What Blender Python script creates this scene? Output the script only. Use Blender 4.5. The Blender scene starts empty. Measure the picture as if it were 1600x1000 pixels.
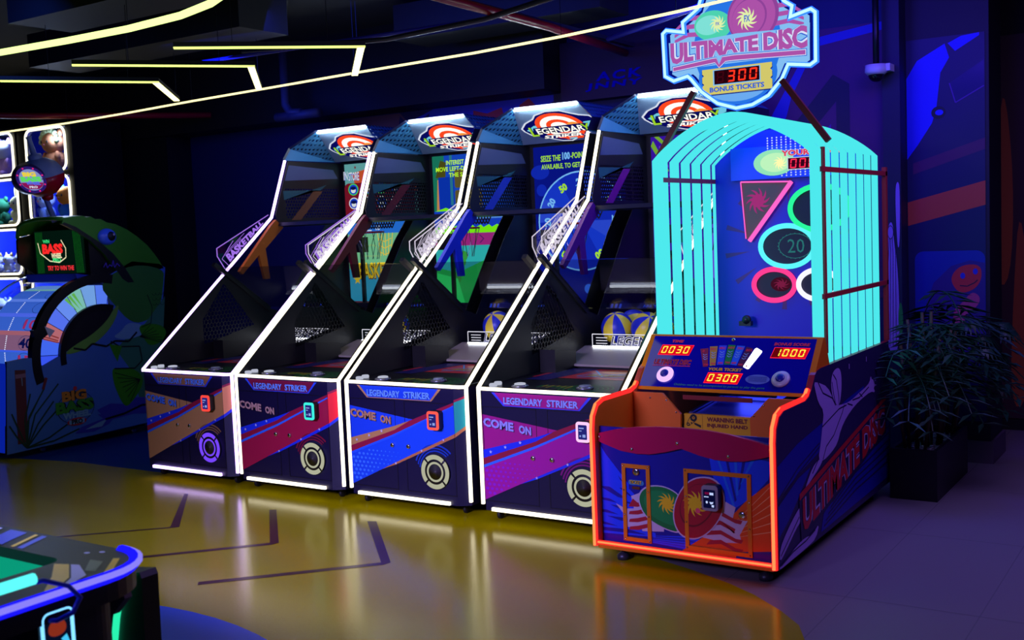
import bpy, bmesh, math, random
from mathutils import Vector, Matrix
random.seed(7)
SC = bpy.context.scene
COL = SC.collection
# ---------------------------------------------------------------- camera, world, lights
F, YAW, PITCH, ROLL = 1721.494, -0.585266, -0.081211, -0.0412104
fw = Vector((math.sin(YAW)*math.cos(PITCH), math.cos(YAW)*math.cos(PITCH), math.sin(PITCH)))
r0 = Vector((math.cos(YAW), -math.sin(YAW), 0)); u0 = r0.cross(fw)
rt = math.cos(ROLL)*r0 + math.sin(ROLL)*u0; up = -math.sin(ROLL)*r0 + math.cos(ROLL)*u0
cd = bpy.data.cameras.new('camera'); cam = bpy.data.objects.new('camera', cd); COL.objects.link(cam)
cd.sensor_fit = 'HORIZONTAL'; cd.sensor_width = 36; cd.lens = F/1600*36; cd.clip_start = .05; cd.clip_end = 60
cd.dof.use_dof = True; cd.dof.focus_distance = 6.8; cd.dof.aperture_fstop = 3.2
M3x = Matrix((rt, up, -fw)).transposed()
cam.matrix_world = Matrix.Translation((7.15254, -5.5209, 1.80697)) @ M3x.to_4x4()
SC.camera = cam
w = bpy.data.worlds.new('dim_room'); SC.world = w; w.use_nodes = True
w.node_tree.nodes['Background'].inputs[0].default_value = (.03, .045, 1, 1)
w.node_tree.nodes['Background'].inputs[1].default_value = .012
SC.view_settings.view_transform = 'Standard'; SC.view_settings.look = 'None'
SC.view_settings.exposure = 0; SC.view_settings.gamma = 1
SC.cycles.use_denoising = True
SC.cycles.max_bounces = 7; SC.cycles.transparent_max_bounces = 24; SC.cycles.sample_clamp_indirect = 6
def area(name, loc, to, color, power, size, sy=None):
    l = bpy.data.lights.new(name, 'AREA'); l.color = color; l.energy = power; l.size = size
    if sy: l.shape = 'RECTANGLE'; l.size_y = sy
    o = bpy.data.objects.new(name, l); COL.objects.link(o); o.location = loc
    o.rotation_euler = (Vector(to)-Vector(loc)).to_track_quat('-Z', 'Y').to_euler(); return o
def point(name, loc, color, power, rad=.05):
    l = bpy.data.lights.new(name, 'POINT'); l.color = color; l.energy = power; l.shadow_soft_size = rad
    o = bpy.data.objects.new(name, l); COL.objects.link(o); o.location = loc; return o
fl_ = area('front_fill', (3.4, -5.9, 2.5), (2.7, 0, .6), (.46, .38, 1), 42, 1.6, .6); fl_.data.spread = math.radians(50)  # added fill for the machine fronts, out of view behind the camera
area('warm_fill', (2.3, -.75, 2.96), (2.6, -1.0, 0), (1, .95, .12), 10, 2.2, 1.2)  # added area light boosting the chevrons' yellow light on the floor
area('purple_fill', (6.9, .2, 3.3), (6.0, .5, .2), (.44, .28, 1), 46, 1.6)  # added purple fill over the right floor and planter, no fixture there
area('blue_wash_fill', (4.4, .9, 3.35), (4.6, 2.7, 2.2), (.06, .03, 1), 26, .8)  # blue wash added for the right part of the back wall
area('blue_corner_fill', (5.5, 1.2, 3.3), (5.6, 2.6, 1.2), (.07, .03, 1), 20, .8)  # added blue fill for the pillars in the right corner
area('blue_row_fill', (1.5, .6, 3.35), (1.2, 2.6, 2.6), (.02, .05, 1), 16, 3, .4)  # blue fill added above the basketball row, no fixture modelled
area('blue_wall_fill', (-.3, 1.3, 2.9), (-.9, 2.75, 1.7), (.01, .045, 1), 7, .8)  # unseen light added to tint the wall left of the row blue
area('blue_side_fill', (.2, -1.6, 3.2), (-1.7, .6, .8), (.02, .11, 1), 6.5, 1.0)  # added dim blue fill for the fishing machine's side
# ---------------------------------------------------------------- materials
def lin(c):
    return tuple((x/255/12.92 if x <= 10 else ((x/255+.055)/1.055)**2.4) for x in c)
MC = {}
def P(name, c, rough=.5, metal=0., spec=.5, bump=0, bscale=40):
    if name in MC: return MC[name]
    m = bpy.data.materials.new(name); m.use_nodes = True; n = m.node_tree.nodes; b = n['Principled BSDF']
    b.inputs['Base Color'].default_value = (*lin(c), 1); b.inputs['Roughness'].default_value = rough
    b.inputs['Metallic'].default_value = metal; b.inputs['Specular IOR Level'].default_value = spec
    if bump:
        t = n.new('ShaderNodeTexNoise'); t.inputs['Scale'].default_value = bscale; t.inputs['Detail'].default_value = 4
        k = n.new('ShaderNodeBump'); k.inputs['Strength'].default_value = bump; k.inputs['Distance'].default_value = .01
        g = n.new('ShaderNodeTexCoord'); L = m.node_tree.links
        L.new(g.outputs['Object'], t.inputs['Vector']); L.new(t.outputs['Fac'], k.inputs['Height']); L.new(k.outputs['Normal'], b.inputs['Normal'])
    MC[name] = m; return m
def E(name, c, s=1., light=False, raw=False):
    """surface that gives off light; c is its sRGB colour"""
    if name in MC: return MC[name]
    m = bpy.data.materials.new(name); m.use_nodes = True; nt = m.node_tree; nt.nodes.clear()
    e = nt.nodes.new('ShaderNodeEmission'); o = nt.nodes.new('ShaderNodeOutputMaterial')
    e.inputs[0].default_value = (*(c if raw else lin(c)), 1); e.inputs[1].default_value = s
    nt.links.new(e.outputs[0], o.inputs[0])
    m.cycles.emission_sampling = 'AUTO' if light else 'NONE'
    MC[name] = m; return m
def GL(name, tint, gloss=.08, rough=.02):
    """thin clear or tinted sheet: mostly see-through, with a sharp reflection"""
    if name in MC: return MC[name]
    m = bpy.data.materials.new(name); m.use_nodes = True; nt = m.node_tree; n = nt.nodes; n.clear(); L = nt.links
    t = n.new('ShaderNodeBsdfTransparent'); t.inputs[0].default_value = (*tint, 1)
    g = n.new('ShaderNodeBsdfGlossy'); g.inputs['Roughness'].default_value = rough
    f = n.new('ShaderNodeLayerWeight'); f.inputs[0].default_value = .5
    q = n.new('ShaderNodeMath'); q.operation = 'POWER'; q.inputs[1].default_value = 4; L.new(f.outputs['Facing'], q.inputs[0])
    a = n.new('ShaderNodeMath'); a.operation = 'MULTIPLY_ADD'; a.inputs[1].default_value = .5; a.inputs[2].default_value = gloss; L.new(q.outputs[0], a.inputs[0])
    x = n.new('ShaderNodeMixShader'); o = n.new('ShaderNodeOutputMaterial')
    L.new(a.outputs[0], x.inputs[0]); L.new(t.outputs[0], x.inputs[1]); L.new(g.outputs[0], x.inputs[2]); L.new(x.outputs[0], o.inputs[0])
    MC[name] = m; return m
def PERF(name, c, ax, pitch, rad, planes=(), rough=.45):
    """sheet metal with a staggered grid of punched holes inside the half planes a*u+b*v+c>0"""
    if name in MC: return MC[name]
    m = bpy.data.materials.new(name); m.use_nodes = True; nt = m.node_tree; n = nt.nodes; L = nt.links; b = n['Principled BSDF']
    b.inputs['Base Color'].default_value = (*lin(c), 1); b.inputs['Roughness'].default_value = rough
    tc = n.new('ShaderNodeTexCoord'); sp = n.new('ShaderNodeSeparateXYZ'); L.new(tc.outputs['Object'], sp.inputs[0])
    U, V = sp.outputs['XYZ'.index(ax[0])], sp.outputs['XYZ'.index(ax[1])]
    def M(op, a, bb=None, cc=None):
        q = n.new('ShaderNodeMath'); q.operation = op
        for i, v in enumerate((a, bb, cc)):
            if v is None: continue
            if isinstance(v, (int, float)): q.inputs[i].default_value = v
            else: L.new(v, q.inputs[i])
        return q.outputs[0]
    S3 = 3**.5
    def cell(off):
        a = M('SUBTRACT', M('FRACT', M('MULTIPLY_ADD', U, 1/pitch, off)), .5)
        d = M('MULTIPLY', M('SUBTRACT', M('FRACT', M('MULTIPLY_ADD', V, 1/(pitch*S3), off)), .5), S3)
        return M('ADD', M('MULTIPLY', a, a), M('MULTIPLY', d, d))
    h = M('LESS_THAN', M('MINIMUM', cell(50.), cell(50.5)), rad*rad)
    for (a, bb, cc) in planes:
        h = M('MULTIPLY', h, M('GREATER_THAN', M('ADD', M('MULTIPLY_ADD', U, a, cc), M('MULTIPLY', V, bb)), 0.))
    t = n.new('ShaderNodeBsdfTransparent'); x = n.new('ShaderNodeMixShader'); o = n['Material Output']
    L.new(h, x.inputs[0]); L.new(b.outputs[0], x.inputs[1]); L.new(t.outputs[0], x.inputs[2]); L.new(x.outputs[0], o.inputs[0])
    MC[name] = m; return m
# ---------------------------------------------------------------- geometry helpers
class MB:
    def __init__(s): s.v = []; s.f = []; s.m = []; s.s = []; s.mats = []
    def mi(s, m):
        if m not in s.mats: s.mats.append(m)
        return s.mats.index(m)
    def add(s, vs, fs, m, smooth=False):
        o = len(s.v); s.v += [tuple(p) for p in vs]; k = s.mi(m)
        for f in fs: s.f.append([i+o for i in f]); s.m.append(k); s.s.append(smooth)
        return s
    def box(s, a, b, m):
        x0, y0, z0 = a; x1, y1, z1 = b
        return s.add([(x0,y0,z0),(x1,y0,z0),(x1,y1,z0),(x0,y1,z0),(x0,y0,z1),(x1,y0,z1),(x1,y1,z1),(x0,y1,z1)],
                     [(0,3,2,1),(4,5,6,7),(0,1,5,4),(1,2,6,5),(2,3,7,6),(3,0,4,7)], m)
    def prism(s, poly, fn, w0, w1, m, mside=None):
        n = len(poly)
        vs = [fn(a, b, w0) for a, b in poly] + [fn(a, b, w1) for a, b in poly]
        s.add(vs, [tuple(range(n))[::-1], tuple(range(n, 2*n))], m)
        return s.add(vs, [(i, (i+1) % n, n+(i+1) % n, n+i) for i in range(n)], mside or m)
    def yz(s, poly, x0, x1, m, ms=None): return s.prism(poly, lambda a, b, w: (w, a, b), x0, x1, m, ms)
    def xz(s, poly, y0, y1, m, ms=None): return s.prism(poly, lambda a, b, w: (a, w, b), y0, y1, m, ms)
    def xy(s, poly, z0, z1, m, ms=None): return s.prism(poly, lambda a, b, w: (a, b, w), z0, z1, m, ms)
    def tube(s, path, r, m, n=8, closed=False, flat=None):
        P_ = [Vector(p) for p in path]; N = len(P_); vs = []; fs = []; ref = None
        for i in range(N):
            a = P_[(i-1) % N] if (closed or i) else P_[i]; c = P_[(i+1) % N] if (closed or i < N-1) else P_[i]
            d1 = (P_[i]-a); d2 = (c-P_[i])
            d1 = d1.normalized() if d1.length > 1e-9 else d2.normalized(); d2 = d2.normalized() if d2.length > 1e-9 else d1
            t = (d1+d2); t = t.normalized() if t.length > 1e-6 else d2
            k = 1/max(.45, t.dot(d2))
            if ref is None:
                ref = t.cross(Vector((0, 0, 1)))
                if ref.length < .05: ref = t.cross(Vector((1, 0, 0)))
            e = ref - t*ref.dot(t); e.normalize(); g = t.cross(e); ref = e
            bend = d2-d1; bn = bend.normalized() if bend.length > 1e-6 else None
            for j in range(n):
                th = 2*math.pi*(j+.5)/n; o = e*math.cos(th)*r+g*math.sin(th)*r
                if bn is not None: q = bn - t*bn.dot(t); q = q.normalized() if q.length > 1e-6 else q; o = o + q*(o.dot(q)*(k-1))
                vs.append(P_[i]+o)
        R = N if closed else N-1
        for i in range(R):
            for j in range(n):
                a = i*n+j; b = i*n+(j+1) % n; c = ((i+1) % N)*n+(j+1) % n; d = ((i+1) % N)*n+j
                fs.append((a, b, c, d))
        if not closed: fs += [tuple(range(n))[::-1], tuple(range((N-1)*n, N*n))]
        return s.add(vs, fs, m, n > 5)
    def lathe(s, prof, o, ax, m, n=24, smooth=True):
        """profile of (radius, height) turned about axis ax through o"""
        ax = Vector(ax).normalized(); e = ax.cross(Vector((0, 0, 1)))
        if e.length < .05: e = Vector((1, 0, 0))
        e.normalize(); g = ax.cross(e); o = Vector(o); vs = []; fs = []
        for r, h in prof:
            for j in range(n):
                t = 2*math.pi*j/n; vs.append(o+ax*h+(e*math.cos(t)+g*math.sin(t))*r)
        for i in range(len(prof)-1):
            for j in range(n): fs.append((i*n+j, i*n+(j+1) % n, (i+1)*n+(j+1) % n, (i+1)*n+j))
        fs += [tuple(range(n))[::-1], tuple(range((len(prof)-1)*n, len(prof)*n))]
        return s.add(vs, fs, m, smooth)
    def ell(s, o, r, m, n=20, k=12, fn=None):
        vs = []; fs = []; o = Vector(o)
        for i in range(k+1):
            p = math.pi*i/k
            for j in range(n):
                t = 2*math.pi*j/n; q = (math.sin(p)*math.cos(t), math.sin(p)*math.sin(t), math.cos(p))
                vs.append(o+Vector((q[0]*r[0], q[1]*r[1], q[2]*r[2])))
        for i in range(k):
            for j in range(n):
                f = (i*n+j, (i+1)*n+j, (i+1)*n+(j+1) % n, i*n+(j+1) % n)
                s.add([vs[a] for a in f], [(0, 1, 2, 3)], fn(j, i) if fn else m, True)
        return s
    def build(s, name, parent=None, label=None, solid=True, loc=None):
        me = bpy.data.meshes.new(name); me.from_pydata(s.v, [], s.f)
        for m in s.mats: me.materials.append(m)
        me.polygons.foreach_set('material_index', s.m); me.polygons.foreach_set('use_smooth', s.s)
        bm = bmesh.new(); bm.from_mesh(me)
        if solid: bmesh.ops.remove_doubles(bm, verts=bm.verts, dist=1e-6); bmesh.ops.recalc_face_normals(bm, faces=bm.faces)
        bm.to_mesh(me); bm.free(); me.update()
        o = bpy.data.objects.new(name, me); COL.objects.link(o)
        if parent: o.parent = parent
        if label: o['label'] = label
        if loc: o.location = loc
        return o
TX = {}
def glyphs(body, bold, shear, cs):
    k = (body, bold, shear, cs)
    if k in TX: return TX[k]
    c = bpy.data.curves.new('t', 'FONT'); c.body = body; c.offset = bold; c.shear = shear; c.resolution_u = 2; c.space_character = cs
    o = bpy.data.objects.new('t', c); me = o.to_mesh()
    vs = [(v.co.x, v.co.y) for v in me.vertices]; fs = [tuple(p.vertices) for p in me.polygons]
    o.to_mesh_clear(); bpy.data.objects.remove(o); bpy.data.curves.remove(c)
    x0 = min(v[0] for v in vs); x1 = max(v[0] for v in vs); y0 = min(v[1] for v in vs); y1 = max(v[1] for v in vs)
    TX[k] = ([((a-x0)/(x1-x0), (b-y0)/(y1-y0)) for a, b in vs], fs); return TX[k]
SEG = {'0': 'abcdef', '1': 'bc', '2': 'abged', '3': 'abgcd', '4': 'fgbc', '5': 'afgcd', '6': 'afgedc', '7': 'abc', '8': 'abcdefg', '9': 'abcfgd'}
class DEC:
    """flat printed or lit artwork on a panel: polygons laid in thin layers on the plane o + a*u + b*v"""
    def __init__(s, o, u, v, n, step=.0007):
        s.o = Vector(o); s.u = Vector(u); s.v = Vector(v); s.n = Vector(n).normalized(); s.st = step; s.mb = MB(); s.L = 1; s.c = 0
    def at(s, a, b, l): return s.o+s.u*a+s.v*b+s.n*((l+min(s.c, 900)*.001)*s.st)
    def poly(s, pts, m, l=None):
        if l is None: l = s.L
        s.c += 1
        s.mb.add([s.at(a, b, l) for a, b in pts], [tuple(range(len(pts)))], m); return s
    def rect(s, a, b, c, d, m, l=None): return s.poly([(a, b), (c, b), (c, d), (a, d)], m, l)
    def circ(s, a, b, ra, rb, m, l=None, n=24, rot=0, t0=0, t1=2*math.pi):
        c, q = math.cos(rot), math.sin(rot); pts = []
        for i in range(n):
            t = t0+(t1-t0)*i/(n if abs(t1-t0-2*math.pi) < 1e-6 else n-1); x, y = ra*math.cos(t), rb*math.sin(t); pts.append((a+x*c-y*q, b+x*q+y*c))
        return s.poly(pts, m, l)
    def ring(s, a, b, r0, r1, m, l=None, t0=0, t1=2*math.pi, n=24, asp=1, rot=0):
        if l is None: l = s.L
        cr, sr = math.cos(rot), math.sin(rot)
        def q(r, t):
            x, y = r*math.cos(t), r*math.sin(t)*asp; return s.at(a+x*cr-y*sr, b+x*sr+y*cr, l)
        for i in range(n):
            ta = t0+(t1-t0)*i/n; tb = t0+(t1-t0)*(i+1)/n
            s.mb.add([q(r0, ta), q(r1, ta), q(r1, tb), q(r0, tb)], [(0, 1, 2, 3)], m)
        return s
    def line(s, pts, wd, m, l=None):
        if l is None: l = s.L
        for (a, b), (c, d) in zip(pts, pts[1:]):
            dx, dy = c-a, d-b; k = math.hypot(dx, dy) or 1; nx, ny = -dy/k*wd/2, dx/k*wd/2
            s.poly([(a+nx, b+ny), (a-nx, b-ny), (c-nx, d-ny), (c+nx, d+ny)], m, l)
        return s
    def text(s, body, a, b, c, d, m, l=None, bold=.02, shear=0, cs=1., fn=None):
        """text fitted to the box (a,b)-(c,d); fn(x,y) warps box coordinates 0..1 into the plane"""
        if l is None: l = s.L
        vs, fs = glyphs(body, bold, shear, cs)
        pts = [fn(x, y) if fn else (a+(c-a)*x, b+(d-b)*y) for x, y in vs]
        s.mb.add([s.at(x, y, l) for x, y in pts], fs, m); return s
    def swirl(s, a, b, r, m, l, n=9, asp=1., rot=0):
        s.circ(a, b, r*.5, r*.5*asp, m, l, 16, rot)
        for i in range(n):
            t = 2*math.pi*i/n; pts = []
            for q in range(6): k = q/5; rr = r*(.4+.6*k); th = t+.9*k; pts.append((rr, th))
            for q in range(4, -1, -1): k = q/5; rr = r*(.4+.6*k); th = t+.9*k+.55*(1-k); pts.append((rr, th))
            c, si = math.cos(rot), math.sin(rot); o = []
            for rr, th in pts: x, y = rr*math.cos(th), rr*math.sin(th)*asp; o.append((a+x*c-y*si, b+x*si+y*c))
            s.poly(o, m, l)
        return s
    def seg(s, body, a, b, c, d, on, off=None, l=None, sl=.12, th=.16):
        if l is None: l = s.L
        n = len(body); W = (c-a)/n; H = d-b
        for i, ch in enumerate(body):
            x0 = a+W*i+W*.14; w_ = W*.68; t = w_*th*1.3
            def bar(x, y, X, Y, m):
                f = lambda px, py: (x0+px*w_+sl*H*py, b+py*H)
                s.poly([f(x, y), f(X, y), f(X, Y), f(x, Y)], m, l)
            tx = t/w_; ty = t/H
            R = dict(a=(tx*.6, 1-ty, 1-tx*.6, 1), d=(tx*.6, 0, 1-tx*.6, ty), g=(tx*.6, .5-ty/2, 1-tx*.6, .5+ty/2), f=(0, .5+ty*.3, tx, 1-ty*.3), b=(1-tx, .5+ty*.3, 1, 1-ty*.3), e=(0, ty*.3, tx, .5-ty*.3), c=(1-tx, ty*.3, 1, .5-ty*.3))
            for k, rc in R.items():
                if k in SEG.get(ch, ''): bar(*rc, on)
                elif off: bar(*rc, off)
        return s
    def build(s, name, parent=None, label=None): return s.mb.build(name, parent, label, solid=False)
def thing(name, label, cat, loc=(0, 0, 0), group=None, rz=0):
    o = bpy.data.objects.new(name, None); COL.objects.link(o); o.location = loc; o.rotation_euler = (0, 0, rz); o.empty_display_size = .2
    o['label'] = label; o['category'] = cat
    if group: o['group'] = group
    return o
def tag(o, label, cat, group=None):
    o['label'] = label; o['category'] = cat
    if group: o['group'] = group
    return o
def struct(o): o['kind'] = 'structure'; return o
def rrect(a, b, c, d, r, n=5):
    pts = []
    for cx, cy, t in ((c-r, d-r, 0), (a+r, d-r, 90), (a+r, b+r, 180), (c-r, b+r, 270)):
        for i in range(n+1): th = math.radians(t+90*i/n); pts.append((cx+r*math.cos(th), cy+r*math.sin(th)))
    return pts
def smooth(pts, k=2):
    for _ in range(k):
        o = []
        for i in range(len(pts)):
            a, b = pts[i], pts[(i+1) % len(pts)]
            o += [(a[0]*.75+b[0]*.25, a[1]*.75+b[1]*.25), (a[0]*.25+b[0]*.75, a[1]*.25+b[1]*.75)]
        pts = o
    return pts
BLACK = P('black_laminate', (9, 8, 13), .42); DARK = P('dark_steel', (20, 20, 28), .38, .3); NAVY = P('navy_laminate', (14, 8, 54), .4)
CHROME = P('chrome', (190, 190, 200), .2, 1); WHITE = P('white_plastic', (210, 210, 215), .35); RUBBER = P('black_rubber', (12, 12, 14), .6)
# ---------------------------------------------------------------- setting
F_TILE = P('grey_tile', (128, 118, 132), .42, 0, .4, .03, 6); F_YEL = P('yellow_resin', (172, 158, 0), .17, 0, .5, .05, 70)
F_BLUE = P('blue_resin', (4, 80, 255), .35, 0, .5, .04, 40); F_LINE = P('maroon_line', (60, 6, 30), .3, 0, .4); F_TEAL = P('dark_blue_resin', (14, 50, 120), .28, 0, .5, .04, 40)
F_GROUT = P('tile_joint', (112, 104, 118), .6)
d = DEC((0, 0, 0), (1, 0, 0), (0, 1, 0), (0, 0, 1), .0006)
d.rect(-9, -7, 10, 7, F_TILE, 0)
d.poly([(-9, -1), (-9, 7), (3.9, 7), (3.9, -.5)], F_TEAL, 1)
for k in range(7): d.rect(5.0+k*.6*1.0-.003, -7, 5.0+k*.6+.003, 7, F_GROUT, 1)
for k in range(9): d.rect(4, -4+k*1.2-.003, 10, -4+k*1.2+.003, F_GROUT, 1)
d.poly([(-9, -1.2), (-4, -.4), (-1.93, -.05), (-1.06, .108), (-.06, .12), (.3, .17), (2, .22), (3.4, .24), (4.0, .16), (4.25, -.1), (4.42, -.2), (4.77, -.334), (5.04, -.46), (5.21, -.566), (5.4, -.723), (5.53, -.86), (5.61, -1.02), (5.68, -1.4), (5.66, -2), (5.4, -3), (4.9, -4.2), (4, -7), (-9, -7)], F_YEL, 2)
d.circ(2.87, -4.02, 2.01, 2.01, F_BLUE, 3, 72)
d.poly([(1.031-.25, -1.365-.24), (1.448, -.976), (.786, -.304), (.813, -.292), (1.474+.03, -.93-.02), (1.46, -1.0), (1.05-.25, -1.38-.24)], F_LINE, 4)
for q in ([(1.75, -1.574), (2.322, -.955), (1.725, -.377), (1.77, -.356), (2.372, -.931), (2.36, -.985), (1.78, -1.6)], [(2.522, -1.673), (3.197, -.965), (2.541, -.322), (2.595, -.297), (3.248, -.944), (3.235, -.995), (2.56, -1.71)]): d.poly(q, F_LINE, 4)
struct(d.build('floor'))
CEIL = P('black_ceiling', (7, 7, 12), .8); W_BLUE = P('blue_wall', (26, 34, 96), .7); W_DK = P('dark_wall', (10, 10, 20), .75); W_PUR = P('purple_wall', (62, 22, 80), .7)
struct(MB().box((-9, -7, 3.7), (10, 7, 3.8), CEIL).build('ceiling'))
struct(MB().box((-9, 2.75, 0), (5.0, 2.85, 3.7), W_BLUE).build('wall_back'))
struct(MB().box((5.0, 4.2, 0), (10, 4.3, 3.7), W_DK).build('wall_back_right'))
struct(MB().box((9.9, -7, 0), (10, 4.2, 3.7), W_DK).build('wall_right'))
struct(MB().box((-9, -7, 0), (-8.9, 2.75, 3.7), W_DK).build('wall_left'))
struct(MB().box((-8.9, -7, 0), (9.9, -6.9, 3.7), W_DK).build('wall_front'))
struct(MB().box((-8.9, 2.35, 2.96), (2.35, 2.745, 3.7), P('black_duct', (12, 11, 18), .6)).build('trim_1'))
struct(MB().box((-3.95, 2.42, 0), (-2.45, 2.745, 2.96), P('black_column', (8, 8, 12), .7)).build('trim_2'))
# soffit with lettering, murals, posters
s_ = MB().box((2.36, 2.6, 2.86), (3.7, 2.745, 3.35), P('maroon_soffit', (40, 12, 44), .6)).build('trim_3'); struct(s_)
B_ = P('blue_letter', (30, 40, 230), .5)
d = DEC((0, 2.595, 0), (1, 0, 0), (0, 0, 1), (0, -1, 0)); LB = E('lit_blue_letter', (2, 2, 150), .8)
d.text('ACK', 2.70, 3.0, 3.12, 3.075, LB, 1, .035, .1, 1.25); d.text('JNNY', 2.60, 2.925, 3.13, 2.99, LB, 1, .035, .1, 1.2)
tag(d.build('wall_lettering'), 'blue lettering on the dark soffit above the rightmost basketball machine', 'lettering')
def mural(name, o, polys, label, cat='mural'):
    d = DEC(o, (1, 0, 0), (0, 0, 1), (0, -1, 0))
    for k, (pts, m) in enumerate(polys): d.poly(pts, m, k+1)
    return tag(d.build(name), label, cat)
c1 = P('mural_blue', (34, 44, 190), .6); c2 = P('mural_dark', (24, 18, 60), .6); c3 = P('mural_red', (150, 40, 60), .6); c4 = P('mural_tan', (110, 70, 60), .6); c5 = P('mural_violet', (90, 40, 150), .6)
mural('wall_mural', (0, 2.745, 0), [([(-.4, 2.5), (2.36, 2.5), (2.36, 2.955), (-.4, 2.955)], c2), ([(.1, 2.7), (.9, 2.6), (1.3, 2.6), (2.2, 2.9), (2.2, 2.955), (.9, 2.955)], c1), ([(-.1, 2.955), (.5, 2.955), (.75, 2.7), (.4, 2.5), (-.3, 2.8)], c4), ([(.5, 2.93), (.62, 2.8), (.85, 2.92), (.8, 2.7), (1.0, 2.55), (.7, 2.5), (.45, 2.7)], c2), ([(1.35, 2.9), (1.5, 2.86), (1.66, 2.9), (1.7, 2.75), (1.6, 2.62), (1.45, 2.6), (1.34, 2.72)], c3), ([(1.42, 2.8), (1.52, 2.74), (1.62, 2.8), (1.56, 2.68), (1.47, 2.68)], c2), ([(1.85, 2.9), (1.95, 2.95), (2.1, 2.8), (2.0, 2.65), (1.85, 2.7)], c3)], 'dark blue painted mural with red shapes on the wall above the middle basketball machines')
mural('wall_mural', (0, 2.745, 0), [([(3.72, 1.2), (4.98, 1.2), (4.98, 3.2), (3.72, 3.2)], P('mural_plum', (78, 24, 92), .6)), ([(4.36, 3.06), (4.98, 3.14), (4.98, 3.2), (4.3, 3.12)], c1), ([(3.9, 2.2), (4.4, 3.02), (4.46, 3.02), (4.02, 2.2)], c1), ([(4.3, 2.5), (4.62, 2.86), (4.74, 2.78), (4.74, 2.2), (4.64, 2.2), (4.64, 2.66), (4.36, 2.36)], c2), ([(4.42, 2.3), (4.6, 2.5), (4.6, 2.3)], c5), ([(4.1, 2.45), (4.22, 2.68), (4.3, 2.72), (4.26, 2.58), (4.16, 2.42)], c1)], 'plum painted mural with angular dark lines on the wall behind the glowing cage')
# pillars at the right
pil = MB().box((5.0, 2.66, 0), (5.12, 2.84, 3.7), P('navy_pillar', (22, 20, 60), .6)).build('trim_4'); struct(pil)
d = DEC((0, 2.655, 0), (1, 0, 0), (0, 0, 1), (0, -1, 0)); lv = P('lilac_print', (150, 110, 210), .5)
d.poly(smooth([(5.005, .8), (5.005, 1.5), (5.03, 1.74), (5.06, 1.76), (5.075, 1.6), (5.10, 1.3), (5.10, .8)]), lv, 1).poly(smooth([(5.085, 1.75), (5.082, 2.0), (5.1, 2.05), (5.115, 2.0), (5.11, 1.6), (5.095, 1.55)]), lv, 1)
for k in range(4): d.line([(5.01+k*.022, .85), (5.025+k*.018, 1.45+.03*k), (5.04+k*.008, 1.7)], .004, c2, 2)
d.circ(5.045, 1.68, .022, .05, c2, 2).circ(5.045, 1.68, .018, .044, lv, 3).circ(5.11, 1.05, .016, .12, P('green_print', (30, 130, 60), .5), 3)
tag(d.build('pillar_print'), 'lilac figure artwork printed on the narrow navy pillar behind the cage', 'mural')
pil = MB().box((5.12, 2.84, .16), (5.68, 3.3, 3.7), P('dark_pillar', (20, 16, 40), .6)).box((5.10, 2.82, 0), (5.70, 3.32, .16), P('stone_skirting', (96, 80, 104), .5)).build('trim_5'); struct(pil)
d = DEC((0, 2.835, 0), (1, 0, 0), (0, 0, 1), (0, -1, 0))
pb = P('poster_blue', (18, 26, 235), .5); pn = P('poster_navy', (20, 16, 78), .5); po = P('poster_orange', (190, 70, 50), .5); pp = P('poster_plum', (80, 24, 80), .5)
d.rect(5.125, .3, 5.655, 3.05, pn, 1)
d.poly([(5.125, 2.2), (5.125, 2.78), (5.2, 2.9), (5.39, 3.0), (5.42, 2.9), (5.36, 2.8), (5.33, 2.55), (5.30, 2.45), (5.2, 2.3)], pb, 2)
d.poly([(5.41, 3.0), (5.46, 2.94), (5.62, 3.03), (5.62, 3.05), (5.5, 3.04)], pb, 2)
d.poly([(5.42, 2.72), (5.46, 2.58), (5.65, 2.68), (5.65, 2.86)], P('poster_lens', (22, 18, 90), .3), 2).line([(5.42, 2.72), (5.46, 2.58), (5.65, 2.68)], .008, c5, 3)
d.circ(5.345, 2.52, .05, .045, P('poster_black', (10, 8, 30), .4), 3).circ(5.35, 2.52, .028, .02, pb, 4)
d.poly([(5.165, 2.09), (5.655, 2.24), (5.655, 2.32), (5.165, 2.17)], pp, 2)
d.poly([(5.125, 1.72), (5.655, 1.85), (5.655, 2.02), (5.125, 1.89)], po, 2)
d.poly(rrect(5.17, .7, 5.65, 1.53, .06), P('poster_teal', (16, 36, 150), .5), 2).poly([(5.22, .72), (5.23, 1.1), (5.3, 1.3), (5.42, 1.42), (5.55, 1.46), (5.648, 1.44), (5.648, .72)], P('poster_violet', (50, 20, 120), .5), 3)
rd = P('poster_red', (200, 40, 60), .5)
d.poly(smooth([(5.43, 1.37), (5.5, 1.43), (5.62, 1.43), (5.63, 1.33), (5.58, 1.25), (5.48, 1.22), (5.42, 1.3)]), rd, 4).circ(5.5, 1.35, .017, .022, c1, 5).circ(5.585, 1.38, .017, .022, c1, 5).line([(5.48, 1.28), (5.53, 1.275), (5.58, 1.3), (5.6, 1.32)], .008, c2, 5)
d.poly(smooth([(5.56, 1.24), (5.62, 1.2), (5.6, 1.13), (5.52, 1.08), (5.5, .98), (5.44, .98), (5.43, 1.1), (5.5, 1.16)]), P('poster_pink', (180, 60, 120), .5), 4)
tag(d.build('wall_poster'), 'tall navy poster with orange band and red cartoon head on the wide pillar', 'poster')
d = DEC((0, 4.19, 0), (1, 0, 0), (0, 0, 1), (0, -1, 0)); fl = P('flame_orange', (170, 80, 40), .6)
d.rect(5.05, .1, 6.0, 3.2, P('flame_base', (60, 24, 44), .6), 1)
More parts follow.
